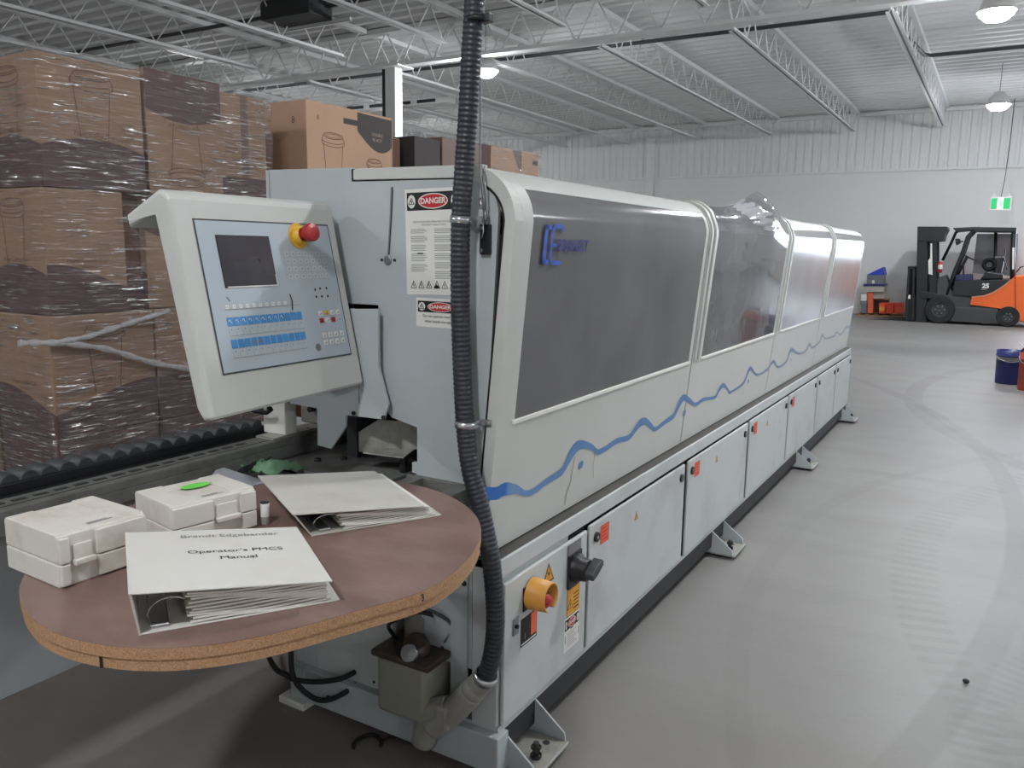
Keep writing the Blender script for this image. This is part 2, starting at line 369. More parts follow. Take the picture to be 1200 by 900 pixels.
def thing(name, label, cat, loc=(0, 0, 0), group=None, rz=0):
    o = bpy.data.objects.new(name, None); C.objects.link(o); o.location = loc; o.rotation_euler = (0, 0, rz); o.empty_display_size = .1
    o['label'] = label; o['category'] = cat
    if group: o['group'] = group
    return o
def dup(o, parent=None):
    c = o.copy(); C.objects.link(c)
    if parent: c.parent = parent; c.matrix_parent_inverse = o.matrix_parent_inverse.copy()
    for ch in o.children: dup(ch, c)
    return c
def ell(cx, cy, rx, ry, n=32, a0=0, a1=2 * PI):
    full = abs(a1 - a0 - 2 * PI) < 1e-6; k = n if full else n + 1
    return [(cx + rx * math.cos(a0 + (a1 - a0) * i / n), cy + ry * math.sin(a0 + (a1 - a0) * i / n)) for i in range(k)]
def catmull(P, n=10):
    P = [V(p) for p in P]; out = []
    for i in range(len(P) - 1):
        p0 = P[max(i - 1, 0)]; p1 = P[i]; p2 = P[i + 1]; p3 = P[min(i + 2, len(P) - 1)]
        for k in range(n):
            t = k / n; out.append(.5 * ((2 * p1) + (p2 - p0) * t + (2 * p0 - 5 * p1 + 4 * p2 - p3) * t * t + (3 * p1 - p0 - 3 * p2 + p3) * t ** 3))
    out.append(P[-1]); return out

LAX, LAY = 1.6, 2.65
# ------------------------------------------------------------------ room
XL, XR, YN, YF, ZC = -24.0, 12.0, -9.0, 20.0, 4.82
G().box(XL, XR, YN, YF, -.15, 0, m_floor).done('floor', kind='structure')
# corrugated roof deck, ribs along x
g = G(); P = []; y = YN
while y < YF:
    for dy, dz in ((0, 0), (.06, 0), (.09, .06), (.24, .06), (.27, 0)):
        if y + dy <= YF + .3: P.append((y + dy, ZC + dz))
    y += .305
g.grid([[V((XL, a, b)) for a, b in P], [V((XR, a, b)) for a, b in P]], m_ceil, smooth=False)
g.box(XL, XR, YN, YF + .2, ZC + .08, ZC + .2, m_ceil)
g.done('ceiling', kind='structure')
WX0, WX1, WZ0, WZ1 = 2.0, 3.9, .95, 3.0
g = G(); g.box(XL, WX0, YF, YF + .2, 0, 3.44, m_wall); g.box(WX1, XR, YF, YF + .2, 0, 3.44, m_wall)
g.box(WX0, WX1, YF, YF + .2, 0, WZ0, m_wall); g.box(WX0, WX1, YF, YF + .2, WZ1, 3.44, m_wall); g.done('wall_far', kind='structure')
m_day = mat('daylight_pane', (225, 235, 245), .4, emit=(226, 238, 255, 9.0))
g = G(); g.box(WX0, WX1, YF + .1, YF + .12, WZ0, WZ1, m_day)
for x in (WX0, (WX0 + WX1) / 2 - .025, WX1 - .05): g.box(x, x + .05, YF + .04, YF + .1, WZ0, WZ1, m_joist)
for z in (WZ0, WZ1 - .05): g.box(WX0, WX1, YF + .04, YF + .1, z, z + .05, m_joist)
g.done('window_1', kind='structure')
g = G(); P = []; x = XL                       # upper wall: vertical ribbed siding
while x < XR:
    for dx, dy in ((0, 0), (.1, 0), (.125, .03), (.175, .03), (.2, 0)): P.append((x + dx, YF - .01 + dy))
    x += .2
g.grid([[V((a, b, 3.44)) for a, b in P], [V((a, b, ZC + .06)) for a, b in P]], m_wallp, smooth=False)
g.box(XL, XR, YF + .03, YF + .2, 3.44, ZC + .08, m_wallp)
g.done('wall_far_upper', kind='structure')
g = G(); g.box(XL, XR, YF - .05, YF + .02, 3.40, 3.45, m_wallp); g.done('trim_1', kind='structure')
g = G(); g.box(XL, XR, YF - .12, YF + .02, ZC - .12, ZC - .04, m_joist); g.done('trim_2', kind='structure')
g = G(); g.box(-7.55, -7.32, YF - .1, YF, 0, ZC - .1, m_joist, .01); g.done('trim_3', kind='structure')
G().box(XL - .2, XL, YN, YF, 0, ZC + .1, m_wallp).done('wall_left', kind='structure')
G().box(XL, XR, YN - .2, YN, 0, ZC + .1, m_wallp).done('wall_near', kind='structure')
G().box(XR, XR + .2, YN, YF, 0, ZC + .1, m_wallp).done('wall_right', kind='structure')

# girders, joists, columns (roof steel)
ZB = 4.30
def girder(y, lab, zb=4.22):
    t = thing('roof_girder', lab, 'girder', (XL, y, zb), group=None)
    G().box(XL, XR, y - .09, y + .09, zb, zb + .05, m_girder, .004).done('bottom_flange', t)
    G().box(XL, XR, y - .09, y + .09, ZC - .09, ZC - .02, m_girder, .004).done('top_flange', t)
    g = G(); x = XL; k = 0
    while x < XR - .4:
        g.cyl((x, y, zb + .03), (x + .3, y, ZC - .05), .014, m_girder, 6); g.cyl((x + .3, y, ZC - .05), (x + .6, y, zb + .03), .014, m_girder, 6); x += .6
    g.done('web', t); return t
girder(8.75, 'white roof girder crossing the hall, meeting the column top beside the tall carton')
girder(-3.0, 'white roof girder behind the viewpoint')
def joist(x, y0, y1, lab, grp):
    t = thing('roof_joist', lab, 'joist', (x, y0, ZB), group=grp)
    g = G(); g.box(x - .06, x - .01, y0 + .5, y1 - .5, ZB, ZB + .012, m_joist); g.box(x - .022, x - .01, y0 + .5, y1 - .5, ZB, ZB + .05, m_joist)
    g.box(x + .01, x + .06, y0 + .5, y1 - .5, ZB, ZB + .012, m_joist); g.box(x + .01, x + .022, y0 + .5, y1 - .5, ZB, ZB + .05, m_joist); g.done('bottom_chord', t)
    g = G(); g.box(x - .06, x + .06, y0, y1, ZC - .075, ZC - .005, m_joist); g.done('top_chord', t)
    g = G(); y = y0 + .5; s = .31
    g.cyl((x, y0 + .1, ZC - .06), (x, y, ZB + .03), .011, m_joist, 5)
    while y + 2 * s < y1 - .45:
        g.cyl((x, y, ZB + .03), (x, y + s, ZC - .06), .011, m_joist, 5); g.cyl((x, y + s, ZC - .06), (x, y + 2 * s, ZB + .03), .011, m_joist, 5); y += 2 * s
    g.cyl((x, y, ZB + .03), (x, y1 - .1, ZC - .06), .011, m_joist, 5)
    g.done('web', t); return t
JX = [-.34 - 1.88 * k for k in range(12)]
ORD = ['first', 'second', 'third', 'fourth', 'fifth', 'sixth', 'seventh', 'eighth', 'ninth', 'tenth', 'eleventh', 'twelfth']
proto_far = joist(JX[0], 8.85, 19.9, 'first open-web roof joist of the far bay, counted from the right picture edge', 'roof joists beyond the girder')
proto_near = joist(JX[0], -2.9, 8.65, 'first open-web roof joist of the near bay, counted from the right picture edge', 'roof joists before the girder')
for k in range(1, len(JX)):
    for pr in (proto_far, proto_near):
        d = dup(pr); d.location.x = JX[k]; d['label'] = pr['label'].replace('first', ORD[k])
# pipes
g = G(); g.tube([(-23.9, 10.6, 4.62), (-.55, 10.6, 4.62), (-.5, 10.6, 4.62), (-.45, 10.75, 4.5), (-.3, 13.3, 4.6), (-.2, 13.4, 4.6), (11.9, 13.4, 4.6)], .03, m_pipe, 8)
tp = g.done('sprinkler_pipe', None, 'thin dark sprinkler pipe running under the roof deck past the lamps', 'pipe')
g = G(); g.tube([(-23.9, 7.0, 4.66), (11.9, 7.0, 4.66)], .03, m_pipe, 8); g.done('sprinkler_pipe', None, 'dark pipe under the near roof bay behind the conduit', 'pipe')
# column beside the cartons
t = thing('steel_column', 'white square steel column behind the tall open carton, under the girder', 'column', (-7.35, 8.75, 0))
G().box(-7.46, -7.26, 8.66, 8.84, .02, 4.22, m_girder, .01).done('shaft', t)
G().box(-7.6, -7.12, 8.55, 8.95, 4.205, 4.225, m_girder).done('cap_plate', t)
G().box(-7.6, -7.12, 8.55, 8.95, 0, .02, m_girder).done('base_plate', t)
G().tube([(-7.52, 8.7, .02), (-7.52, 8.7, 4.2)], .025, m_pipe, 8).done('drain_pipe', t)
# roof unit seen dark at left
hp = at(352, 24, z=4.5); g = G(); g.box(hp.x - .5, hp.x + .4, hp.y - .25, hp.y + .2, 4.5, 4.815, m_dark, .01); g.box(hp.x - .9, hp.x + .7, hp.y + .2, hp.y + .26, 4.46, 4.52, m_girder, .005)
g.done('unit_heater', None, 'dark unit heater hung in the joists at upper left', 'heater')
g = G(); g.box(-12.0, -8.6, 12.0, 12.25, 4.3, 4.42, m_girder, .01)
for k in range(5): g.box(-11.85 + k * .62, -11.4 + k * .62, 11.99, 12.0, 4.33, 4.39, m_dark)
g.done('ceiling_duct', None, 'slotted white duct below the roof deck, left of the column', 'duct')

# lamps
m_lampglow = mat('lamp_diffuser', (255, 252, 244), .4, emit=(250, 251, 255, 200))
m_lamph = mat('lamp_housing', (205, 205, 203), .4, metal=.2, var=.03)
def lamp(x, y, lab, z=4.5, W=1.0, grp='high bay lamps in view'):
    t = thing('high_bay_lamp', lab, 'lamp', (x, y, z), group=grp)
    g = G(); g.lathe([(.0, .22), (.08, .22), (.09, .18), (.15, .12), (.195, .0), (.19, .0), (.145, .11), (0, .11)], (x, y, z), (0, 0, 1), m_lamph, 24); g.done('housing', t)
    g = G(); g.lathe([(0, -.10), (.11, -.085), (.17, -.03), (.175, .0), (0, .002)], (x, y, z), (0, 0, 1), m_lampglow, 28); g.done('glowing_refractor', t)
    g = G(); g.tube([(x, y, z + .21), (x, y, 4.82)], .005, m_pipe, 6); g.done('hanging_wire', t)
    return t
lp = at(1168, 14, z=4.1); lamp(lp.x, lp.y, 'bright round high bay lamp in the upper right corner, the larger one', z=4.1)
lp = at(1170, 123, z=4.1); lamp(lp.x, lp.y, 'round high bay lamp above the forklift, the smaller right-hand one', z=4.1)
lp = at(569, 83, z=4.1); lamp(lp.x, lp.y, 'bright round high bay lamp behind the black conduit', z=4.1)
OFF = 'high bay lamp outside the picture'
for x, y in ((8.2, 9.2), (8.2, 15.2), (-13, 9.4), (-13, 15.4), (-20, 12), (8.2, 3.0), (LAX, LAY), (.6, -3.3), (8.2, -4.6), (-4.6, -3.6)):
    lamp(x, y, OFF, z=4.1, grp='lamps outside the picture')

# exit sign
es = at(1172.5, 238.5, y=18.4); fr = Fr(es, (1, 0, 0), (0, 0, 1), (0, -1, 0))
t = thing('exit_sign', 'green and white running man exit sign hanging on a wire above the forklift', 'sign', tuple(es))
G().box(-.19, .19, -.14, .14, -.05, 0, m_white, .006, fr).done('sign_box', t)
m_exit = mat('exit_green', (20, 168, 96), .4, emit=(20, 168, 96, .35)); m_exw = mat('exit_white', (235, 245, 240), .4, emit=(235, 245, 240, .5))
g = G(); g.rect(fr, -.17, -.06, -.11, .11, .003, m_exit); g.rect(fr, -.06, .05, -.11, .11, .003, m_exw); g.rect(fr, .05, .17, -.11, .11, .003, m_exit)
g.line(fr, [(-.03, -.08), (0, -.02), (.0, .04), (.03, .0)], .016, .005, m_exit); g.line(fr, [(0, -.02), (.025, -.05), (.03, -.09)], .016, .005, m_exit); g.poly(fr, ell(.005, .065, .014, .014, 12), .005, m_exit)
g.done('running_man_face', t)
G().box(-.15, -.11, .14, .2, -.04, -.01, m_white, .004, fr).box(.11, .15, .14, .2, -.04, -.01, m_white, .004, fr).done('emergency_heads', t)
G().tube([fr.p(0, .14, -.02), fr.p(.03, .5, -.02), fr.p(.05, 1.3, -.02), fr.p(.05, 2.1, -.02)], .008, m_pipe, 6).done('hanging_wire', t)


# ================================================================== the edgebander
M = thing('edgebanding_machine', 'long light grey edgebanding machine with smoked hood windows and a blue wave stripe', 'machine', (-.4, 3.0, 0))
HX = lambda z: -.045 + (z - .64) * .0914            # hood front face leans out upwards
LM = 6.0
# base cabinet: shell with side recess at the operator's end
g = G()
g.box(-.67, -.03, .42, LM - .02, .13, .62, m_door)
g.box(-.67, -.37, .0, .42, .13, .80, m_door, .004)               # end cabinet panel left
g.box(-.086, -.003, .0, .42, .13, .63, m_door, .004)             # corner post
g.box(-.37, -.086, .39, .42, .13, .80, m_bedl)                   # recess back plate
g.box(-.37, -.086, .0, .42, .13, .145, m_door)
g.box(-.67, .0, .0, LM, .605, .635, m_strip)                     # dark ledge under the hoods
g.box(-.004, .006, .0, LM - .05, .585, .637, m_door, .003)       # top rail
g.box(-.004, .004, .0, LM - .05, .13, .15, m_door, .002)
g.box(-.67, -.0, LM - .05, LM, .13, .63, m_door, .004)
g.box(-.03, -.012, .42, LM - .05, .15, .6, m_dark)
g.box(-.30, -.27, .012, .03, .3, .8, m_door); g.box(-.135, -.115, -.004, .0, .16, .62, m_door)
for z in (.35, .43): g.cyl((-.47, -.001, z), (-.47, .001, z), .006, m_dark, 12)
g.cyl((-.44, -.0015, .155), (-.44, .001, .155), .005, m_dark, 10)
g.done('base_cabinet', M)
g = G(); g.box(-.70, .02, -.03, .03, .025, .135, m_blue, .004); g.box(-.66, -.0, .0, LM, .05, .128, m_dark)
g.cyl((-.60, -.032, .07), (-.60, -.029, .07), .007, m_dark, 10)
g.done('base_beam', M)
# cabinet doors
fd = Fr((0, 0, 0), (0, 1, 0), (0, 0, 1), (1, 0, 0))
def tri(fr, u, v, s, w, g, m1=m_yel, m2=m_ink):
    g.poly(fr, [(u - s * .58, v - s * .5), (u + s * .58, v - s * .5), (u, v + s * .5)], w, m2)
    g.poly(fr, [(u - s * .44, v - s * .42), (u + s * .44, v - s * .42), (u, v + s * .36)], w + .0005, m1)
    g.poly(fr, [(u + .02 * s, v + .2 * s), (u - .12 * s, v - .1 * s), (u + .02 * s, v - .08 * s), (u - .04 * s, v - .34 * s), (u + .12 * s, v - .0 * s), (u, v - .0 * s)], w + .001, m2)
DY = [(.012, .528), (.548, 1.485), (1.53, 2.49), (2.53, 3.44), (3.48, 4.38), (4.42, 5.16), (5.2, LM - .07)]
for k, (a, b) in enumerate(DY):
    g = G(); g.box(a, b, .152, .574 if k else .567, 0, .012, m_door, .004, fd); d = g.done('cabinet_door', M)
    if k == 0:
        g = G(); g.box(.055, .085, .40, .45, .012, .016, m_steel, .001, fd); g.cyl(fd.p(.07, .425, .016), fd.p(.07, .425, .022), .006, m_dark, 12); g.done('door_lock', d)
    else:
        for s in ((a + .045,) if k in (1,) else (a + .045, b - .06)) if k < 6 else (a + .05, b - .05):
            g = G(); g.cyl(fd.p(s, .525, .012), fd.p(s, .525, .02), .017, m_black, 16); g.cyl(fd.p(s, .525, .02), fd.p(s, .525, .021), .006, m_chrome, 10)
            g.done('door_lock', d)
        if k == 1:
            g = G(); g.cyl(fd.p(b - .05, .525, .012), fd.p(b - .05, .525, .02), .017, m_black, 16); g.done('door_lock', d)
        if k in (1, 2, 3, 4):
            g = G(); g.rect(fd, a + .08, a + .15, .485, .55, .0125, m_orange_l); g.ring(fd, [(a + .08, .485), (a + .15, .485), (a + .15, .55), (a + .08, .55)], .003, .013, m_red)
            for q in range(4): g.rect(fd, a + .09, a + .14 - .01 * (q % 2), .497 + q * .013, .501 + q * .013, .0132, m_red)
            g.done('warning_label', d, 'orange-red printed label')
        if k in (1, 2, 3):
            g = G(); tri(fd, (a + b) / 2 - .07, .50, .034, .0125, g); g.done('voltage_label', d)
    g = G()
D0 = None
for o in M.children:
    if o.name.startswith('cabinet_door'): D0 = o; break
# operator controls on first door
def dp(u, v): p = at(u, v, x=.012); return p.y, p.z
g = G(); y, z = .145, .486; g.box(y - .035, y + .03, z - .035, z + .035, .012, .017, m_black, .001, fd)
g.done('beacon_base', D0)
g = G(); c = fd.p(.155, .492, .017); i = g.mi(m_beacon); n = 24
P = []
for w, r in ((0, .047), (.062, .043), (.062, .039), (.004, .041)):
    P.append([c + V((w, math.cos(a) * r, math.sin(a) * r)) for a in [math.radians(-60 + 300 * k / n) for k in range(n + 1)]])
g.grid(P, m_beacon); g.done('beacon_shroud', D0)
g = G(); g.lathe([(.0, .062), (.012, .06), (.023, .048), (.023, .025), (.014, .022), (.014, 0)], c - V((0, 0, .012)), (1, 0, 0), m_redp, 24); g.done('push_button', D0)
g = G(); g.rect(fd, .10, .195, .345, .43, .0125, m_ink); g.rect(fd, .16, .192, .36, .427, .013, m_orange_l); g.text('1', .03, fd, .126, .37, .0132, m_greyink)
g.rect(fd, .105, .19, .350, .354, .0131, m_white); g.done('button_label', D0)
g = G(); tri(fd, .262, .515, .062, .0125, g); g.done('voltage_label', D0)
# main switch
sy, sz = .43, .475
g = G(); g.box(sy - .045, sy + .045, sz - .06, sz + .05, .012, .02, m_black, .002, fd); g.box(sy - .045, sy + .045, sz + .05, sz + .083, .012, .016, m_greyink, .001, fd)
g.done('switch_plate', D0)
g = G(); cc = fd.p(sy, sz, .02); g.lathe([(.046, 0), (.046, .012), (.038, .02), (.036, .042), (.033, .046), (0, .046)], cc, (1, 0, 0), m_black, 28)
g.done('switch_collar', D0)
fh = Fr(fd.p(sy, sz, .066), (0, .86, .34), (0, -.34, .86), (1, 0, 0))
g = G(); g.prism([(-.03, -.012), (.0, -.016), (.05, -.012), (.055, 0), (.05, .012), (.0, .016), (-.03, .012)], fh, -.005, .028, m_fgrey, .004); g.done('switch_handle', D0)
g = G(); y0, y1 = .39, .478
g.rect(fd, y0, y1, .32, .41, .0125, m_ink); g.rect(fd, y0 + .002, y1 - .002, .322, .408, .013, m_yel); tri(fd, y0 + .022, .36, .034, .0132, g)
for q in range(5): g.rect(fd, y0 + .044, y1 - .008, .335 + q * .012, .339 + q * .012, .0134, m_ink)
g.rect(fd, y0 + .004, y1 - .004, .334, .335, .0134, m_ink)
g.done('voltage_plate', D0, 'yellow printed warning plate')
def danger(g, fr, u0, u1, v0, v1, head, w, tri_n=0, body=None):
    """white notice with a black DANGER band across the top"""
    W = u1 - u0; g.rect(fr, u0, u1, v0, v1, w, m_white)
    mgn = W * .035; hb0, hb1 = v1 - mgn * 1.4 - head, v1 - mgn * 1.4
    g.rect(fr, u0 + mgn, u1 - mgn, hb0, hb1, w + .0004, m_ink)
    cu, cv = (u0 + u1) / 2, (hb0 + hb1) / 2; rx, ry = W * .26, head * .43
    g.poly(fr, ell(cu, cv, rx, ry), w + .0008, m_white); g.poly(fr, ell(cu, cv, rx * .93, ry * .86), w + .0012, m_red)
    g.text('DANGER', ry * 1.0, fr, cu, cv, w + .0016, m_white, bold=ry * .03, sx=rx * 1.5 / (ry * 3.6))
    for s in (-1, 1):
        e = cu + s * W * .38; g.poly(fr, ell(e, cv, W * .07, ry * .86), w + .0008, m_white)
        q = W * .05; g.line(fr, [(e - q, cv - q * .75), (e + q, cv - q * .75), (e, cv + q)], q * .22, w + .0012, m_ink, closed=True); g.line(fr, [(e, cv + q * .4), (e - q * .2, cv), (e + q * .2, cv - q * .1), (e, cv - q * .5)], q * .25, w + .0012, m_ink)
g = G(); danger(g, fd, .376, .482, .205, .318, .036, .0125)
for q in range(7): g.rect(fd, .395, .465 - .01 * (q % 3), .22 + q * .007, .2215 + q * .007, .0132, m_greyink)
g.rect(fd, .42, .438, .272, .276, .0132, m_ink)
for s in (.382, .474): g.rect(fd, s, s + .003, .235, .262, .0132, m_ink)
g.done('danger_label', D0, 'small white notice headed DANGER')

# mounting feet
for k, (a, b) in enumerate(((.03, .22), (1.98, 2.17), (3.88, 4.07), (5.74, 5.93))):
    o = thing('x', 'x', 'x') if False else None
    g = G(); fy = Fr((0, 0, 0), (1, 0, 0), (0, 0, 1), (0, -1, 0))
    for yy in (a, b):
        g.prism([(-.25, .128), (.0, .128), (.10, .05), (.105, .022), (-.28, .022)], fy, -yy - .003, -yy + .003, m_blue, .001)
    g.box(-.28, .115, a - .002, b + .002, .016, .026, m_bedl, .002); f = g.done('mounting_foot', M)
    g = G(); mx = .07; my = a + .07
    g.cyl((mx, my, .026), (mx, my, .075), .009, m_dark, 10); g.lathe([(.017, 0), (.017, .012)], (mx, my, .028), (0, 0, 1), m_dark, 6); g.lathe([(.015, 0), (.015, .01)], (mx, my, .055), (0, 0, 1), m_dark, 6)
    g.done('levelling_bolt', f)
    g = G(); g.cyl((.06, b - .04, .0255), (.06, b - .04, .0270), .011, m_dark, 12); g.done('bolt_hole', f)
    g = G(); g.box(-.0, .095, a + .02, b - .03, .0, .016, m_rubber, .003); g.done('foot_pad', f)
g = G(); g.box(-.765, -.668, .0, .6, .13, .75, m_blue, .003); g.box(-.765, -.70, -.03, .03, .025, .135, m_blue, .003); g.done('cabinet_side', M)
g = G(); g.box(-.80, -.69, -.05, .10, .0, .024, m_white, .004); g.done('foot_pad', M, 'white foot pad')

# hoods -----------------------------------------------------------
def hood_prof(z0, z1=None, off=0.0, top=-.80):
    """points (x,z) up the front face, round the bend, along the top"""
    pts = []; zb = 1.53; r = .135
    n = 8
    for k in range(n + 1):
        z = z0 + (zb - z0) * k / n
        if z1 is not None and z > z1: pts.append((HX(z1) + off, z1)); return pts
        pts.append((HX(z) + off, z))
    cx, cz = HX(zb) - r + off, zb
    for k in range(1, 13):
        a = PI / 2 * k / 12; pts.append((cx + r * math.cos(a) + r * 0, cz + r * math.sin(a)))
    if top is not None: pts.append((top, cz + r + .0))
    return pts
def sheet(g, prof, y0, y1, m, t=.008, ny=2, smooth=True):
    ys = [y0 + (y1 - y0) * k / (ny - 1) for k in range(ny)]
    o = [[V((x, y, z)) for (x, z) in prof] for y in ys]
    inn = []
    n = len(prof)
    for y in ys:
        row = []
        for k, (x, z) in enumerate(prof):
            a = prof[max(k - 1, 0)]; b = prof[min(k + 1, n - 1)]; d = V((b[0] - a[0], b[1] - a[1])).normalized(); row.append(V((x - d.y * t, y, z + d.x * t)))
        inn.append(row)
    g.grid(o, m, smooth); g.grid([r[::-1] for r in inn], m, smooth)
    for k in range(n - 1):
        for (A, B) in ((o[0], inn[0]), (inn[-1], o[-1])):
            f = g.bm.faces.new([g.bm.verts.new(c) for c in (A[k], B[k], B[k + 1], A[k + 1])]); f.material_index = g.mi(m)
    for r in (0, n - 1):
        f = g.bm.faces.new([g.bm.verts.new(c) for c in (o[0][r], o[-1][r], inn[-1][r], inn[0][r])]); f.material_index = g.mi(m)
SEG = [(0.0, 1.565, .09, 1.53), (1.575, 3.05, 1.70, 3.02), (3.06, 4.45, 3.21, 4.43), (4.46, LM, 4.61, LM - .02)]
ZW = 1.005
hoods = []
full = hood_prof(.64)
topi = 8 + 9                                        # the clear sheet runs over the bend
for k, (a, b, wa, wb) in enumerate(SEG):
    g = G()
    sheet(g, hood_prof(.64, ZW), a if k else .0355, b, m_cream)                                  # lower panel
    if k: sheet(g, hood_prof(ZW + .0005), a, wa, m_cream, .006)
    else: sheet(g, hood_prof(ZW + .0005), .0355, wa, m_cream, .006)
    sheet(g, hood_prof(ZW + .0005), wb, b, m_cream, .006)
    tp = full[8 + 5:]
    sheet(g, full[8 + 11:] if k == 1 else tp, wa + .0005, wb - .0005, m_cream, .006)
    if k:  # raised joint ribs
        sheet(g, [(x + .008 * 1, z + (.008 if z > 1.6 else 0)) for x, z in hood_prof(ZW)[:-1]], a + .012, a + .035, m_cream, .01)
        sheet(g, [(x + .012, z + (.012 if z > 1.6 else 0)) for x, z in hood_prof(ZW)[:-1]], a + .055, a + .085, m_cream, .014)
    h = g.done('hood', M, recalc=True); hoods.append(h)
    prof = [p for p in hood_prof(ZW - .005, None, -.002, None)][:8 + 1 + (10 if k == 1 else 5)]
    g = G()
    ny = 14; rows = []
    for j in range(ny + 1):
        y = wa - .01 + (wb - wa + .02) * j / ny; row = []
        for q, (x, z) in enumerate(prof):
            if k == 1:      # loosened sheet: bulges out and up above the hood towards the far end
                u = (y - wa) / (wb - wa); s = math.exp(-((u - .68) / .24) ** 2) * max(0, (z - 1.25) / .4) ** 1.2
                x2 = x + s * .03; z2 = z + s * .10 + .008 * math.sin(u * 23) * s
                row.append(V((x2, y, z2)))
            else: row.append(V((x, y, z)))
        rows.append(row)
    g.grid([r[::-1] for r in rows], m_win if k == 0 else (m_wrap if k == 1 else m_win_glare))
    w = g.done('window', h, 'smoked clear window' if k == 0 else ('bent clear window bulging above the hood' if k == 1 else 'window with reflected glare put into its colour'), recalc=False)
    if w.data.polygons[5].normal.x < 0: w.data.flip_normals()
    g = G(); g.box(wa - .012, wb + .012, ZW - .012, ZW, HX(ZW) - .001, HX(ZW) + .004, m_white, .0015, fd)
    g.done('window_seal', h)
# loose crumpled clear cover standing up over hood 2
g = G(); rows = []
for j in range(25):
    u = j / 24; y = 2.05 + .98 * u; row = []
    for q in range(15):
        a = PI * .62 * q / 14 - .25; R_ = .125 * math.sin(PI * min(1, max(0, u * .96 + .02))) ** .6
        R_ *= 1 + .10 * math.sin(q * 2.4 + 3 * u) * math.sin(u * 17)
        row.append(V((-.06 + math.cos(a) * R_ * .95, y, 1.60 + math.sin(a) * R_)))
    rows.append(row)
g.grid(rows, m_crump); w = g.done('crumpled_clear_sheet', hoods[1], 'crumpled clear plastic sheet standing up over the hood', recalc=False)
if w.data.polygons[3].normal.x < 0: w.data.flip_normals()
# brown belt seen through window 2
g = G(); P = catmull([(-.12, 2.5, 1.06), (-.11, 2.75, 1.15), (-.12, 2.86, 1.32), (-.15, 2.78, 1.5), (-.2, 2.6, 1.6)], 8); n = len(P)
g.grid([[p + V((0, -.04, 0)), p + V((0, .04, 0))] for p in P], mat('tan_hose', (176, 146, 96), .6)); g.done('edging_belt', hoods[1], solid=.004)
# wave stripe on the lower hood panels
nH = V((1, 0, -.0914)).normalized(); pH = V((-.045, 0, .64))
def onhood(u, v):
    d = RW @ V((u - 600, 450 - v, -F_PX)); t = (pH - CAM).dot(nH) / d.dot(nH); return CAM + d * t + nH * .0018
A5 = [(30, 742, 28), (80, 742, 28), (105, 728, 28), (130, 722, 28), (170, 725, 20), (210, 742, 12), (250, 728, 14), (300, 690, 14), (360, 652, 17), (380, 625, 20), (400, 585, 26), (430, 540, 24), (460, 528, 18), (500, 540, 14), (525, 560, 12), (560, 545, 12), (610, 512, 12), (660, 498, 12), (690, 462, 14), (710, 435, 17), (735, 425, 15), (760, 447, 14), (780, 460, 9), (820, 430, 10), (860, 400, 12), (885, 345, 18), (905, 322, 14), (930, 335, 12), (955, 352, 8), (990, 330, 8), (1040, 320, 7), (1060, 285, 10), (1080, 268, 10), (1105, 297, 5)]
A6 = [(260, 165), ]
ST = [(560 + x / 3.75, 380 + y / 3.75, h / 3.75) for x, y, h in A5]
ST += [(780 + x / 3, 380 + y / 3, h / 3) for x, y, h in [(225, 240, 4), (270, 210, 5), (290, 165, 8), (300, 155, 7), (320, 177, 4), (355, 160, 5), (378, 130, 6), (395, 150, 4), (425, 130, 4), (440, 90, 8), (465, 102, 4), (490, 95, 4), (505, 70, 6), (515, 82, 4), (540, 62, 4), (550, 38, 6), (560, 50, 3), (590, 42, 4), (600, 28, 4), (615, 35, 3), (635, 10, 5), (650, 10, 3), (664, 5, 3)]]
ST = [s for s in ST]
pc = catmull([V((a, b, c)) for a, b, c in ST], 5)
g = G(); T = [onhood(p.x, p.y - p.z) for p in pc]; B = [onhood(p.x, p.y + p.z) for p in pc]
g.grid([T, B], m_stripe, False)
for (u, v, r) in ((680.5, 544.5, 5.4), (801.7, 484, 4.2), (876.7, 446.7, 2.6), (926.7, 421.7, 1.8)):
    c = onhood(u, v); rr = (onhood(u, v - r) - c).length
    g.bm.faces.new([g.bm.verts.new(c + V((0, math.cos(a), 0)) * rr * .95 + V((.0914, 0, 1)) * math.sin(a) * rr * .8) for a in [2 * PI * k / 20 for k in range(20)]]).material_index = g.mi(m_stripe)
g.done('wave_stripe', M, 'blue wave stripe fading to grey', recalc=False)
# logo on window 1 : bracket mark and lettering
zl = 1.44; fl = Fr((HX(zl) + .004, .0, zl), (0, 1, 0), (.0914, 0, 1), nH)
m_logo = mat('logo_blue', (52, 92, 190), .5)
g = G()
g.rect(fl, .150, .168, -.02, .085, 0, m_logo); g.rect(fl, .150, .186, .072, .085, .0, m_logo); g.rect(fl, .150, .186, -.02, -.007, 0, m_logo)
g.line(fl, [(.255, .068), (.245, .082), (.205, .082), (.192, .07), (.192, .03), (.192, -.0), (.205, -.016), (.258, -.016)], .012, .0005, m_logo)
g.line(fl, [(.192, .032), (.222, .032)], .010, .0005, m_logo)
g.text('BRANDT', .045, fl, .322, .030, .0012, mat('logo_dark_blue', (30, 44, 130), .5), bold=.0012, sx=1.12)
g.done('lettering', hoods[0])
# scratches / streaks on lower panel
g = G(); g.line(Fr((HX(.75) + .0016, 0, .75), (0, 1, 0), (.0914, 0, 1), nH), [(.50, .06), (.49, -.02), (.47, -.05), (.465, -.09)], .003, 0, mat('brown_drip', (120, 104, 92), .7))
g.line(Fr((HX(.75) + .0016, 0, .75), (0, 1, 0), (.0914, 0, 1), nH), [(.655, .06), (.655, -.01), (.668, -.05)], .002, 0, MATS['brown_drip']); g.done('dried_drips', hoods[0])

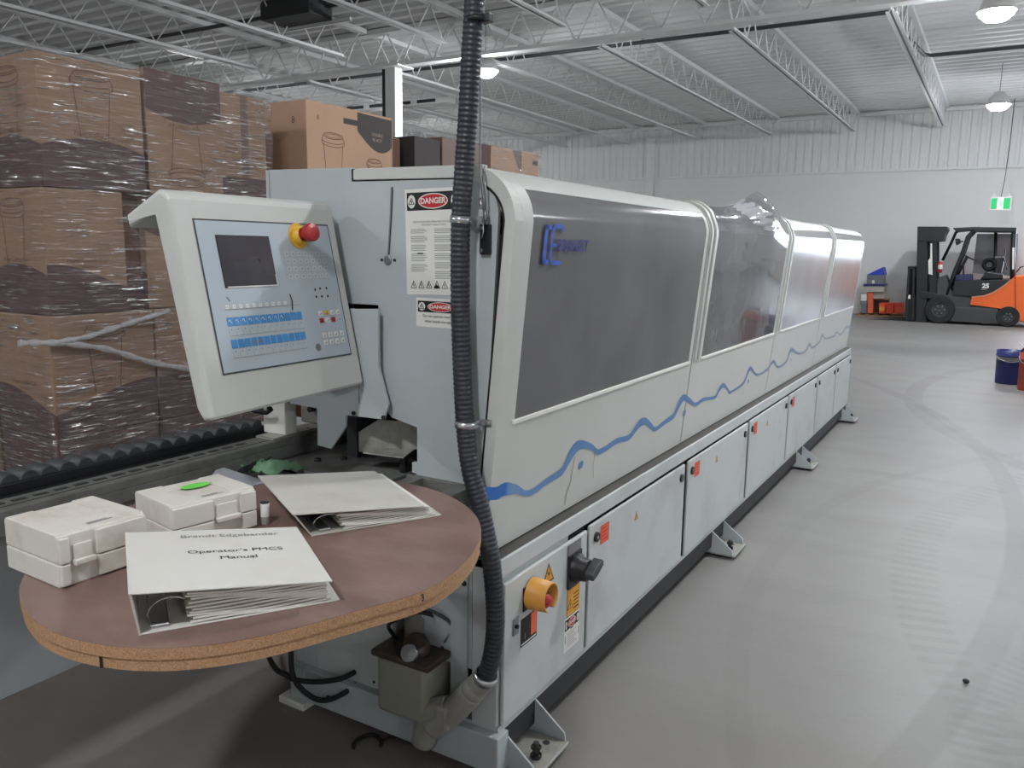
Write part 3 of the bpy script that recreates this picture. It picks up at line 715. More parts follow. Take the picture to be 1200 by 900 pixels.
# interior seen through the windows
g = G(); g.box(-.62, -.58, .1, LM - .1, .64, 1.6, m_fgrey); g.box(-.58, -.08, .1, LM - .1, .64, .80, m_fgrey)
g.done('inner_frame', M)
for y, w, z1, mm in ((.34, .12, 1.5, m_bedl), (.75, .2, 1.25, m_bed), (1.2, .14, 1.4, m_fgrey), (1.95, .2, 1.35, m_bed), (2.4, .16, 1.2, m_bedl), (3.5, .2, 1.4, m_bedl), (4.0, .2, 1.3, m_bed), (4.9, .2, 1.4, m_bedl), (5.5, .2, 1.3, m_bed)):
    g = G(); g.box(-.45, -.2, y - w / 2, y + w / 2, .8, z1, mm, .01); g.box(-.2, -.17, y - w / 3, y + w / 3, 1.0, 1.12, m_white, .003); g.cyl((-.3, y, z1), (-.3, y, z1 + .12), .05, m_black, 16)
    g.done('processing_unit', M)
g = G(); g.tube([(-.12, 1.15, 1.38), (-.1, 1.72, 1.03)], .008, m_cream, 8); g.done('stay_rod', M)

# end panel -------------------------------------------------------
fe = Fr((0, 0, 0), (1, 0, 0), (0, 0, 1), (0, -1, 0))
g = G()
g.prism([(-.817, 1.681), (-.494, 1.676), (-.494, 1.30), (-.817, 1.30)], fe, -.012, 0, m_blue)
pts = [(-.494, 1.638), (-.10, 1.634)]
for k in range(1, 9):
    a = PI / 2 * (1 - k / 8); pts.append((-.10 + .085 * math.cos(a), 1.545 + .09 * math.sin(a)))
pts += [(-.045, .95), (-.072, .64), (-.086, .62), (-.086, .30), (-.275, .30), (-.275, .835), (-.262, .835) if False else (-.29, .835), (-.29, .865), (-.272, .868), (-.272, .968), (-.36, .985), (-.372, .995), (-.388, 1.05), (-.405, 1.12), (-.405, 1.30), (-.494, 1.30)]
g.prism(pts, fe, -.012, 0, m_blue)
g.box(-.83, -.815, .0, .5, 1.0, 1.68, m_blue)
ep = g.done('end_panel', M)
g = G(); g.prism([(-.484, 1.642), (-.484, 1.668), (-.476, 1.672), (-.06, 1.668), (-.06, 1.636)], fe, -.02, .006, m_cream, .002); g.box(-.495, -.483, -.2, .002, 1.636, 1.674, m_ink, 0, Fr((0, 0, 0), (1, 0, 0), (0, 1, 0))) if False else None
g.prism([(-.494, 1.64), (-.484, 1.64), (-.484, 1.672), (-.494, 1.672)], fe, -.2, .001, m_ink); g.done('hood_top_strip', M)
# hood end rim : the light band that follows the hood outline
g = G(); out = [(HX(z) + .001, z) for z in (.64, .8, 1.0, 1.2, 1.4, 1.53)] + [(HX(1.53) - .135 + .135 * math.cos(a), 1.53 + .135 * math.sin(a)) for a in [PI / 2 * k / 10 for k in range(1, 11)]]
inn = [(x - .03, z) for x, z in out[:6]] + [(HX(1.53) - .135 + .105 * math.cos(a), 1.53 + .098 * math.sin(a)) for a in [PI / 2 * k / 10 for k in range(1, 11)]]
for k in range(len(out) - 1): g.prism([inn[k], out[k], out[k + 1], inn[k + 1]], fe, -.035, .004, m_cream)
g.done('hood_end_rim', M)
g = G(); inn2 = [(x - .008, z) for x, z in inn[:6]] + [(HX(1.53) - .135 + .097 * math.cos(a), 1.53 + .09 * math.sin(a)) for a in [PI / 2 * k / 10 for k in range(1, 8)]]
for k in range(len(inn2) - 1): g.prism([inn2[k], inn[k], inn[k + 1], inn2[k + 1]], fe, -.03, .0008, m_ink)
g.done('rim_gap', M)
# slot with slider, bolts
g = G(); g.line(fe, [(-.352, 1.62), (-.356, 1.55), (-.366, 1.44)], .009, .0008, m_greyink); g.line(fe, [(-.350, 1.62), (-.354, 1.55), (-.364, 1.44)], .003, .0014, m_ink)
g.lathe([(.013, 0), (.013, .004), (.009, .006), (0, .006)], fe.p(-.368, 1.425, 0), (0, -1, 0), m_steel, 16)
g.done('cable_slot', ep)
for u, v in ((-.39, 1.425), (-.345, 1.425), (-.39, 1.03)): g = G(); g.cyl(fe.p(u, v, 0), fe.p(u, v, .003), .004, m_dark, 10); g.done('panel_screw', ep)
# big DANGER sheet
g = G(); sfr = Fr((-.303, 0, 1.334), (1, 0, .02), (0, 0, 1), (0, -1, 0)); Wd, Hd = .185, .278
danger(g, sfr, 0, Wd, 0, Hd, .047, .001)
g.text('INSTRUCTIONS FOR OPERATING THE MACHINE', .0062, sfr, Wd / 2, .192, .0018, m_greyink); g.text('AND SAFETY REGULATIONS', .0062, sfr, Wd / 2, .184, .0018, m_greyink)
random.seed(3)
for cx0, cx1 in ((.017, .072), (.095, .160)):
    v = .172; k = 0
    while v > .058:
        for q in range(random.choice((3, 4, 5))):
            g.rect(sfr, cx0, cx1 - random.random() * .012, v, v + .0014, .0015, m_greyink); v -= .0045
        v -= .005
g.rect(sfr, .038, .058, .108, .111, .0019, m_ink)
for q in range(6):
    u = .024 + q * .0255; s = .0095; g.line(sfr, [(u - s, .018), (u + s, .018), (u, .037)], .0016, .0016, m_ink, closed=True)
    if q == 3: g.poly(sfr, [(u - s, .018), (u + s, .018), (u + s * .4, .026), (u - s * .4, .026)], .0018, m_ink)
    g.line(sfr, [(u, .031), (u - .002, .026), (u + .002, .025), (u, .021)], .0016, .0018, m_ink)
g.done('danger_notice', M, 'large white safety notice headed DANGER')
g = G(); s2 = Fr((-.272, 0, 1.249), (1, 0, .0), (0, 0, 1), (0, -1, 0)); danger(g, s2, 0, .16, 0, .078, .03, .001)
g.text('Do not operate machine', .0105, s2, .075, .030, .0018, m_ink); g.text('when hoods are open', .0105, s2, .075, .016, .0018, m_ink)
g.done('danger_notice', M, 'small white notice reading Do not operate machine')
# black hasp with ring and hanging hook
g = G(); g.box(-.063, -.033, 1.445, 1.52, 0, .012, m_black, .002, fe); g.cyl(fe.p(-.056, 1.51, .012), fe.p(-.056, 1.51, .016), .005, m_chrome, 10); g.cyl(fe.p(-.056, 1.455, .012), fe.p(-.056, 1.455, .016), .005, m_chrome, 10)
g.tube([fe.p(-.047, 1.53, .02), fe.p(-.045, 1.50, .022), fe.p(-.05, 1.485, .022)], .002, m_chrome, 6)
g.done('safety_catch', M)
g = G(); g.box(-.125, -.098, 1.165, 1.215, 0, .014, m_redp, .002, fe); g.cyl(fe.p(-.11, 1.20, .014), fe.p(-.11, 1.20, .02), .007, m_redp, 12); g.box(-.13, -.10, 1.155, 1.17, 0, .02, m_redp, .002, fe); g.done('red_catch', M)

# infeed: beam, chain slots, roller track, body
YB = -2.6
g = G(); g.box(-.865, -.775, YB, .35, .845, .87, m_bed, .003); g.box(-.845, -.775, YB, .35, .81, .846, m_bed, .002)
g.box(-.805, -.80, YB, .1, .8695, .8705, m_dark)
y = YB
while y < -.15: g.box(-.838, -.822, y, y + .032, .8695, .8712, m_dark); y += .05
g.box(-.86, -.78, -.05, .3, .87, .878, m_bedl, .002)
g.done('infeed_beam', M)
g = G(); g.box(-.90, -.885, YB, .05, .868, .895, m_black, .002); g.box(-.99, -.975, YB, .05, .868, .893, m_black, .002); g.box(-.99, -.885, YB, .05, .862, .869, m_dark); rt = g.done('roller_track', M)
rp = None; y = YB + .03; k = 0
while y < .03:
    if rp is None:
        g = G(); g.lathe([(0, -.036), (.02, -.036), (.022, -.034), (.022, .034), (.02, .036), (0, .036)], (0, 0, 0), (1, 0, 0), m_fgrey, 16); rp = g.done('roller', rt, local=True); rp.location = (-.937, y, .892)
    else:
        c = rp.copy(); C.objects.link(c); c.location.y = y
    y += .0475; k += 1
g = G(); g.box(-1.28, -1.02, YB, .5, .30, .80, m_blue, .004);  g.box(-1.02, -.78, YB, .5, .79, .812, m_bed); g.box(-1.0, -.88, YB, .1, .80, .863, m_dark)
for yy in (-2.3, .25): g.box(-1.2, -1.08, yy - .05, yy + .05, 0, .3, m_blue, .004)
g.done('infeed_body', M)
# machine bed behind the round table
g = G(); g.box(-.775, -.29, -.12, .9, .78, .805, m_bed, .003); g.box(-.74, -.34, -.10, .4, .805, .815, m_bed, .002); g.box(-.775, -.66, .0, .5, .62, .8, m_blue)
g.box(-.78, -.10, .85, .9, .8, 1.3, m_dark); g.box(-.27, -.1, .02, .9, .78, .80, m_bed)
for u, v in ((372, 540), (403, 538), (352, 555)):
    p = at(u, v, z=.815); g.lathe([(.011, 0), (.011, .006), (.006, .01), (0, .01)], p, (0, 0, 1), m_dark, 12)
g.done('machine_bed', M)
g = G(); fp = Fr(at(425, 529, z=.87), (1, 0, 0), (0, 1, 0))       # angled guide bracket
a_, b_, c_ = at(421, 530, y=.10), at(421, 506, y=.10), at(452, 494, y=.22)
g.prism([(0, 0), (.02, 0), (.30, .03), (.30, .10), (.06, .10), (0, .06)], Fr(at(421, 529, y=.04), (.92, .38, 0), (0, 0, 1)), 0, .004, m_bedl, .001)
g.done('guide_bracket', M)
g = G(); p0, p1, p2, p3 = at(425, 530, z=.872), at(473, 536, z=.872), at(489, 524, z=.872), at(467, 515, z=.872)
g.prism([(0, 0), (1, 0), (1, 1), (0, 1)], Fr((0, 0, 0), (1, 0, 0), (0, 1, 0)), 0, .001, m_white) if False else None
vs = [(p.x, p.y) for p in (p0, p1, p2, p3)]; g.prism(vs, WF, .868, .872, m_bedl, .001); g.cyl((vs[1][0] - .03, vs[1][1] + .04, .815), (vs[1][0] - .03, vs[1][1] + .04, .87), .012, m_dark, 10)
g.done('support_plate', M, 'pale flat steel plate')
# support box for the pendant: plates under and behind the panel (facing the operator)
fs = Fr((0, -.03, 0), (1, 0, 0), (0, 0, 1), (0, -1, 0))
def fsp(*px): r = []; [r.append((at(u, v, y=-.03).x, at(u, v, y=-.03).z)) for u, v in px]; return r
g = G()
g.prism(fsp((443, 362), (443, 430), (455, 474), (450, 492), (405, 486), (405, 500), (388, 526), (372, 522), (372, 478), (340, 473), (340, 440), (380, 362)), fs, -.008, 0, m_blue, .001)
g.prism(fsp((340, 440), (405, 362), (405, 430), (372, 470), (340, 470)), Fr((0, -.01, 0), (1, 0, 0), (0, 0, 1), (0, -1, 0)), -.02, 0, m_blue)
for u, v in ((415, 484), (450, 489)): p = at(u, v, y=-.03); g.cyl(p, p + V((0, -.006, 0)), .006, m_ink, 10)
x = at(421, 484, y=-.03).x; g.box(x, x + .0015, 1.02, 1.07, 0, .0006, m_ink, 0, fs)
g.done('pendant_support', M, 'shaded grey support plate under the control panel')
# clamp block with black lever on the beam
p = at(325, 509, z=.878); g = G(); g.box(p.x - .06, p.x + .035, p.y, p.y + .05, .878, .985, m_white, .003); blk = g.done('stop_block', M, 'white stop block')
g = G(); c = V((p.x - .05, p.y - .01, .965)); g.cyl(c + V((-.02, 0, 0)), c + V((-.02, -.025, 0)), .02, m_black, 16); g.tube([c + V((-.02, -.02, 0)), c + V((0, -.03, -.01)), c + V((.05, -.03, -.012)), c + V((.065, -.03, .003))], [.012, .009, .007, .011], m_black, 10); g.done('clamp_lever', blk)
g = G(); p = at(355, 500, z=.878); g.box(p.x - .06, p.x + .05, p.y + .05, p.y + .2, .878, .97, m_bedl, .006); g.cyl((p.x - .0, p.y + .05, .93), (p.x, p.y + .03, .93), .01, m_dark, 12); g.done('guide_block', M)
g = G(); p = at(361, 522, z=.82); g.lathe([(.02, 0), (.02, .03), (.012, .035), (.012, .055), (0, .06)], p, (0, 0, 1), m_dark, 16); g.done('adjusting_knob', M)

# lubrication unit in the recess ----------------------------------
ux0, ux1, uy0, uy1 = -.345, -.175, -.10, .10
g = G(); g.box(ux0, ux1, uy0, uy1, .145, .315, m_tank, .012); lub = g.done('lubrication_unit', M, 'grimy lubrication unit with a translucent tank')
g = G(); g.box(ux0 + .012, ux1 - .012, uy0 + .012, uy1 - .012, .15, .235, mat('dark_oil', (58, 56, 50), .3), .008); g.done('oil', lub)
m_grime = mat('oily_grime', (66, 54, 48), .45, var=.4, vscale=30, bump=.3)
g = G(); g.box(ux0 - .012, ux1 + .02, uy0 - .012, uy1 + .02, .315, .335, m_grime, .006); g.done('tank_lid', lub)
g = G(); g.lathe([(.048, 0), (.048, .07), (.04, .078), (.035, .1), (0, .1)], (-.285, .03, .335), (0, 0, 1), mat('cast_grey', (120, 118, 112), .55, dirt=(60, 52, 46), dirt_scale=14, dirt_amt=.7), 24)
g.lathe([(.038, 0), (.04, .02), (.034, .04), (.0, .045)], (-.235, -.055, .335), (.1, -.3, 1), m_grime, 20); g.lathe([(.024, 0), (.024, .03), (0, .034)], (-.232, -.075, .342), (.15, -1, .4), m_steel, 16); g.done('pump_motor', lub)
g = G(); g.tube(catmull([(-.33, -.02, .33), (-.34, -.05, .38), (-.30, -.07, .42), (-.25, -.03, .44), (-.2, .03, .40), (-.19, .06, .33)]), .006, m_black, 8)
g.tube(catmull([(-.26, .0, .43), (-.21, -.02, .45), (-.16, .0, .42), (-.15, .02, .36), (-.19, 0, .335)]), .005, m_fgrey, 8); g.tube(catmull([(-.2, .02, .33), (-.17, .0, .37), (-.14, .03, .45)]), .004, m_steel, 8); g.done('oil_line', lub)
g = G(); g.box(-.26, -.14, .02, .3, .42, .56, m_blue, .003); g.box(-.155, -.098, -.005, .003, .15, .58, m_blue, .002); g.cyl((-.15, -.006, .545), (-.15, .0, .545), .011, m_black, 14); g.cyl((-.11, -.006, .55), (-.11, 0, .55), .009, m_black, 12)
g.box(-.235, -.215, .015, .02, .50, .55, mat('faded_yellow_tag', (196, 186, 70), .6)); g.done('terminal_box', M)
# black cables looping from the cabinet end
for pts in ([(318, 776), (338, 792), (348, 797), (372, 799), (400, 795), (418, 786)], [(341, 768), (343, 790), (352, 806), (370, 819), (385, 820), (400, 814), (418, 802)]):
    g = G(); P = [at(u, v, y=-.06 + (.05 if k > len(pts) - 2 else 0) - .02 * math.sin(k)) for k, (u, v) in enumerate(pts)]
    if pts[0][0] == 318: P = [P[0] + V((-.2, .1, .1))] + P
    else: P = [P[0] + V((0, .0, .15))] + P
    g.tube(catmull(P, 8), .0085, m_rubber, 10); g.done('power_cable', M)

# control panel ----------------------------------------------------
k_ = 1.184; P0 = CAM + (V((-.256, -.722, 1.509)) - CAM) * k_
ua = V((-.04, .9992, 0)).normalized(); vd = V((.21, .0084, -.9777)); vd = (vd - ua * vd.dot(ua)).normalized()
fpn = Fr(P0, ua, -vd); CP = fpn.n
S = k_
def R2(*q): return [v * S for v in q]
g = G()
W0, W1 = -.045 * S, .412 * S; H0, H1 = -.382 * S, .052 * S; th = .045
# side profile (n, up) swept along the width: face slab + top flange going back
fprof = Fr(fpn.p(W0, 0, 0), fpn.n, fpn.b, fpn.a)     # u=outward, v=up, extrude along width
back = -.11
prof = [(0, H0 + .006), (0, H1 - .02), (-.006, H1 - .006), (-.016, H1 + .004), (-.03, H1 + .008), (-.15, H1 - .022), (-.15, H1 - .022 - .03), (-.045, H1 - .032), (-.04, H1 - .045), (-.045, H0 + .03), (-.03, H0), (-.006, H0)]
# bottom edge slopes (left edge lower than right): build as loft between two profiles
def shift(pr, dh): return [(a, b + (dh if b < -.1 else 0)) for a, b in pr]
pa = shift(prof, -.004); pb = shift(prof, .006)
i = g.mi(m_cream); n = len(prof); Wd = W1 - W0
va = [g.bm.verts.new(fprof.o + fpn.n * a + fpn.b * b) for a, b in pa]; vb = [g.bm.verts.new(fprof.o + fpn.n * a + fpn.b * b + fpn.a * Wd) for a, b in pb]
fs_ = [g.bm.faces.new(va), g.bm.faces.new(vb[::-1])] + [g.bm.faces.new((va[j], vb[j], vb[(j + 1) % n], va[(j + 1) % n])) for j in range(n)]
g._bev([fs_[0], fs_[1]], .012, 3)
for f in g.bm.faces: f.material_index = i
cpo = g.done('control_panel', M, 'tilted grey control panel with screen and keypad')
g = G(); g.box(.16, W1 - .02, H0 + .09, H1 - .09, -.13, -.04, m_fgrey, .01, fpn); g.done('rear_housing', cpo)
g = G(); g.prism([(-.04, 0), (-.06, .07), (-.10, .12), (-.2, .12), (-.24, -.06), (-.16, -.14), (-.04, -.12)], Fr(fpn.p(W1 - .03, H0 + .16, 0), fpn.n, fpn.b, fpn.a), 0, .05, m_blue, .004); g.done('hinge_box', cpo)
g = G(); fw, fh = .384 * S, .305 * S
g.rect(fpn, 0, fw, -fh, 0, .0012, m_fgrey); g.rect(fpn, .004, fw - .004, -fh + .004, -.004, .002, m_panel); 
g.done('keypad_foil', cpo)
g = G(); sx0, sx1, sy0, sy1 = R2(.046, .189, -.137, -.031)
m_scr = mat('dark_screen', (70, 68, 74), .18, var=.12, vscale=9); g.rect(fpn, sx0, sx1, sy0, sy1, .0028, m_ink); g.rect(fpn, sx0 + .003, sx1 - .003, sy0 + .003, sy1 - .003, .0032, m_scr)
g.line(fpn, [(sx0 + .008, sy0 + .002), (sx1 - .001, sy0 + .002), (sx1 - .001, sy0 + .03)], .003, .0035, m_white)
m_smudge = mat('screen_smudge', (44, 42, 46), .5)
g.poly(fpn, [(sx0 + .035, sy0 + .06), (sx0 + .08, sy0 + .062), (sx0 + .10, sy0 + .075), (sx0 + .13, sy0 + .072), (sx0 + .125, sy0 + .06), (sx0 + .09, sy0 + .05), (sx0 + .04, sy0 + .05)], .0036, m_smudge)
g.line(fpn, [(sx0 + .12, sy0 + .066), (sx0 + .135, sy0 + .05), (sx0 + .14, sy0 + .03)], .006, .0036, m_smudge); g.done('screen', cpo)
g = G()
for q in range(12):
    u = R2(.034)[0] + q * .0176 * S
    g.rect(fpn, u, u + .0155 * S, *R2(-.212, -.195), .003, m_kb); g.rect(fpn, u, u + .0155 * S, *R2(-.256, -.239), .003, m_kb)
    if q < 9: g.line(fpn, [(u + .004, -.203 * S), (u + .009, -.199 * S), (u + .013, -.206 * S)], .0016, .0034, m_white)
    if q in (3, 4): g.rect(fpn, u + .003, u + .012, *R2(-.251, -.244), .0034, m_greyink)
    for v in (-.232, -.276): g.rect(fpn, u + .001, u + .0015, *R2(v, v + .015), .003, m_greyink); g.rect(fpn, u + .008, u + .010, *R2(v + .012, v + .014), .003, m_ink)
    if q < 10: g.rect(fpn, u + .004, u + .014, *R2(-.178, -.170), .003, m_white); g.rect(fpn, u + .008, u + .010, *R2(-.175, -.173), .0034, m_greyink)
for v in (-.18, -.232, -.276): g.rect(fpn, *R2(.034, .245), *R2(v, v + .0008), .0031, m_greyink)
g.done('function_keys', cpo, 'two rows of blue keys')
g = G()
for q in range(7):
    for r in range(4):
        u, v = R2(.232 + q * .0195, -.068 - r * .0165); g.rect(fpn, u - .008, u + .008, v - .006, v + .006, .003, mat('pale_key', (190, 198, 203), .45)); g.rect(fpn, u - .002, u + .002, v - .002, v + .001, .0034, m_greyink)
g.done('letter_keys', cpo); g = G()
for u, v in ((.30, -.149), (.317, -.147), (.338, -.147), (.30, -.165), (.318, -.165), (.338, -.165)): a, b = R2(u, v); g.rect(fpn, a - .003, a + .003, b - .003, b + .003, .003, m_ink)
g.done('arrow_keys', cpo); g = G()
KC = [[m_white, m_yelp, m_white, m_white], [m_redp, m_white, m_redp, MATS['pale_key']], None, [m_white, m_white, m_white, m_white], [m_white] * 4]
for r, row in enumerate(KC):
    if r == 2: g.done('command_keys', cpo, 'white, red and yellow keys'); g = G()
    if not row: continue
    for q, mm in enumerate(row):
        u, v = R2(.296 + q * .0195, -.197 - r * .0165); g.rect(fpn, u, u + .0165, v - .013, v, .003, mm); g.line(fpn, [(u + .005, v - .009), (u + .011, v - .009), (u + .011, v - .004)], .0014, .0034, m_ink)
g.done('command_keys', cpo, 'two rows of white keys'); g = G()
a, b = R2(.276, -.277); g.poly(fpn, ell(a, b, .01, .01, 20), .003, m_greyink)
g.line(fpn, [tuple(R2(.045, -.154)), tuple(R2(.052, -.163))], .002, .003, m_ink); g.line(fpn, [tuple(R2(.218, -.155)), tuple(R2(.222, -.170)), tuple(R2(.218, -.19))], .0035, .0036, m_ink)
g.done('foil_marks', cpo)
g = G(); a, b = R2(.278, -.029); c = fpn.p(a, b, .002); g.prism(ell(a, b, .034, .034, 32), fpn, .002, .005, m_yelp, .001); g.lathe([(.024, 0), (.024, .012), (.02, .016), (.018, .02)], c, fpn.n, m_yelp, 24); es_ = g.done('emergency_stop', cpo, 'yellow collar with red push button')
g = G(); g.lathe([(.016, .015), (.015, .03), (.022, .034), (.024, .05), (.022, .056), (.012, .058), (0, .058)], c, fpn.n, m_redp, 28); g.done('stop_button', cpo)

# ================================================================== conduit
CY = -.052
cp = [V((.02, CY + .02, 4.78)), V((-.02, CY, 3.2)), V((-.035, CY, 2.5))] + [V((x, CY, z)) for x, z in ((-.056, 2.041), (-.064, 1.927), (-.072, 1.79), (-.084, 1.649), (-.093, 1.525), (-.094, 1.377), (-.090, 1.225), (-.078, 1.025), (-.060, .895), (-.024, .783), (.008, .649), (.022, .51), (.016, .41), (-.006, .318))]
t = thing('flexible_conduit', 'thick black corrugated conduit hanging from the roof and clamped down the machine end', 'conduit', (-.006, CY, .318))
pth = catmull(cp, 200); rs = []
acc = 0
fine = [pth[0]]
for p in pth[1:]:
    d = (p - fine[-1]).length
    if d >= .0026: fine.append(p)
for k, p in enumerate(fine):
    if k: acc += (p - fine[k - 1]).length
    rs.append(.0246 + .0011 * math.sin(2 * PI * acc / .0125))
g = G(); g.tube(fine, rs, mat('conduit_black', (42, 46, 54), .42, var=.08, dirt=(96, 92, 88), dirt_scale=5, dirt_amt=.35), 16); g.done('corrugated_hose', t)
for c in (V((-.0925, CY, 1.53)), V((-.0765, CY, 1.01))):
    g = G(); n = 24
    g.lathe([(.0262, -.009), (.0278, -.009), (.0278, .009), (.0262, .009)], c, (.06, 0, 1), m_chrome, 28)
    fc = Fr(c, (1, 0, 0), (0, 0, 1), (0, -1, 0))
    for s in (-1, 1): g.box(min(s * .026, s * .052), max(s * .026, s * .052), -.009, .009, -.046, -.043, m_chrome, .001, fc); g.lathe([(.006, 0), (.006, .004), (0, .006)], fc.p(s * .042, 0, -.043), (0, -1, 0), m_steel, 12)
    for s in (-1, 1): g.prism([(s * .0245, -.043), (s * .0275, -.043), (s * .0275, 0), (s * .0245, 0)], Fr(c - V((0, 0, .009)), (1, 0, 0), (0, -1, 0), (0, 0, 1)), 0, .018, m_chrome)
    g.done('pipe_clamp', t)
g = G(); g.lathe([(.031, -.01), (.034, -.01), (.034, .014), (.030, .014)], (-.008, CY, .322), (.35, 0, 1), m_chrome, 28); g.done('clamp_ring', t, 'bright steel clamp ring')
e0 = V((-.01, CY, .318)); ed = V((-.62, -.1, -.78)).normalized()
m_pvc = mat('grey_dusty_duct', (146, 146, 140), .55, var=.08, dirt=(90, 84, 78), dirt_scale=9, dirt_amt=.5)
g = G(); g.lathe([(.030, -.005), (.032, 0), (.033, .03), (.030, .034), (.035, .038), (.035, .06), (.030, .064)], e0, ed, m_pvc, 28)
g.tube(catmull([e0 + ed * .06, e0 + ed * .16, e0 + ed * .22 + V((-.02, .0, -.005))], 8), .036, m_pvc, 24)
g.done('duct_elbow', t, 'grey duct elbow')
g = G(); q = e0 + ed * .13; g.box(q.x - .05, q.x - .005, q.y - .04, q.y + .02, q.z - .06, q.z + .01, m_pvc, .01); g.tube(catmull([q + V((-.02, 0, -.01)), q + V((-.09, 0, -.05)), q + V((-.12, .01, -.15))], 8), [.036] * 17, m_pvc, 20); g.done('duct_branch', t)
g = G(); c = at(567, 22, y=CY); g.box(c.x - .004, c.x + .022, CY - .012, CY + .012, c.z - .01, c.z + .01, m_black, .003); g.lathe([(.026, -.006), (.028, -.006), (.028, .006), (.026, .006)], (c.x - .018, CY, c.z), (0, 0, 1), m_black, 24); g.done('hose_collar', t)
a = at(568, 262, y=-.02); b = at(563, 205, y=-.02)
g = G(); g.tube([a, b, at(563, 100, y=-.02), V((b.x + .03, -.02, 3.2)), V((.06, -.02, 4.79))], .0022, m_steel, 6)
g.tube([at(570, 262, y=-.02), at(569, 215, y=-.02), at(567, 190, y=.01)], .002, m_steel, 6)
g.tube([at(563, 232, y=-.02), at(564, 245, y=-.022)], .005, m_chrome, 8); g.tube([at(569, 246, y=-.02), at(569, 258, y=-.022)], .005, m_steel, 8)
g.done('wire_rope', None, 'thin steel wire rope hanging beside the black conduit down to the machine catch', 'rope')

# ================================================================== round table
TZ = .87; TC = V((-.15, -.655))
obs = [(-.27, -1.086), (-.311, -1.065), (-.382, -1.013), (-.19, -1.112), (-.113, -1.122), (-.053, -1.116), (-.004, -1.104), (.036, -1.086), (.106, -1.032), (.157, -.968), (.191, -.881), (.225, -.8), (.273, -.683), (.265, -.593), (.239, -.493), (.188, -.385), (.113, -.293), (.013, -.229), (-.071, -.192), (-.128, -.182),
       (-.30, -.215), (-.44, -.31), (-.53, -.43), (-.575, -.57), (-.57, -.73), (-.52, -.86), (-.45, -.95)]
ang = sorted(((math.atan2(y - TC.y, x - TC.x), math.hypot(x - TC.x, y - TC.y)) for x, y in obs))
def rad(a):
    s = wsum = 0
    for th, r in ang:
        d = (a - th + PI) % (2 * PI) - PI; wgt = math.exp(-(d / .22) ** 2) + 1e-9; s += wgt * r; wsum += wgt
    return s / wsum
def disc(k=1.0, n=96): return [(TC.x + rad(-PI + 2 * PI * i / n) * k * math.cos(-PI + 2 * PI * i / n), TC.y + rad(-PI + 2 * PI * i / n) * k * math.sin(-PI + 2 * PI * i / n)) for i in range(n)]
t = thing('round_table', 'round brown laminate work table with a raw double chipboard edge, fixed beside the machine end', 'table', (TC.x, TC.y, TZ - .04))
g = G(); g.prism(disc(), WF, TZ - .019, TZ - .0012, m_chip); g.prism(disc(.998), WF, TZ - .0012, TZ, m_lam); top = g.done('tabletop', t)
P = disc(.994); g = G(); g.prism(P, WF, TZ - .038, TZ - .0202, m_chip); g.prism(disc(.985), WF, TZ - .0205, TZ - .0188, m_ink)
g.done('lower_board', t)
# saw slit and pencil figure on the edge
g = G(); a = math.atan2(at(126, 772, z=TZ - .03).y - TC.y, at(126, 772, z=TZ - .03).x - TC.x)
r = rad(a) * .997; c = V((TC.x + r * math.cos(a), TC.y + r * math.sin(a), TZ - .029)); fr = Fr(c, (-math.sin(a), math.cos(a), 0), (0, 0, 1), (math.cos(a), math.sin(a), 0))
g.box(-.002, .002, -.009, .009, 0, .0016, m_ink, 0, fr); g.done('saw_slit', t)
a = math.atan2(at(495, 703, z=TZ - .015).y - TC.y, at(495, 703, z=TZ - .015).x - TC.x); r = rad(a) + .0006; c = V((TC.x + r * math.cos(a), TC.y + r * math.sin(a), TZ - .011)); fr = Fr(c, (-math.sin(a), math.cos(a), 0), (0, 0, 1), (math.cos(a), math.sin(a), 0))
g = G(); g.text('3', .018, fr, 0, 0, .0012, m_ink, bold=.0004, ang=.2); g.done('pencil_mark', t)
g = G()
for x in (-.26, -.10): g.box(x - .02, x + .02, -.75, .0, TZ - .075, TZ - .0385, m_bed, .002)
g.box(-.30, -.06, -.016, .0, TZ - .14, TZ - .038, m_bed, .002); g.done('support_bracket', t)

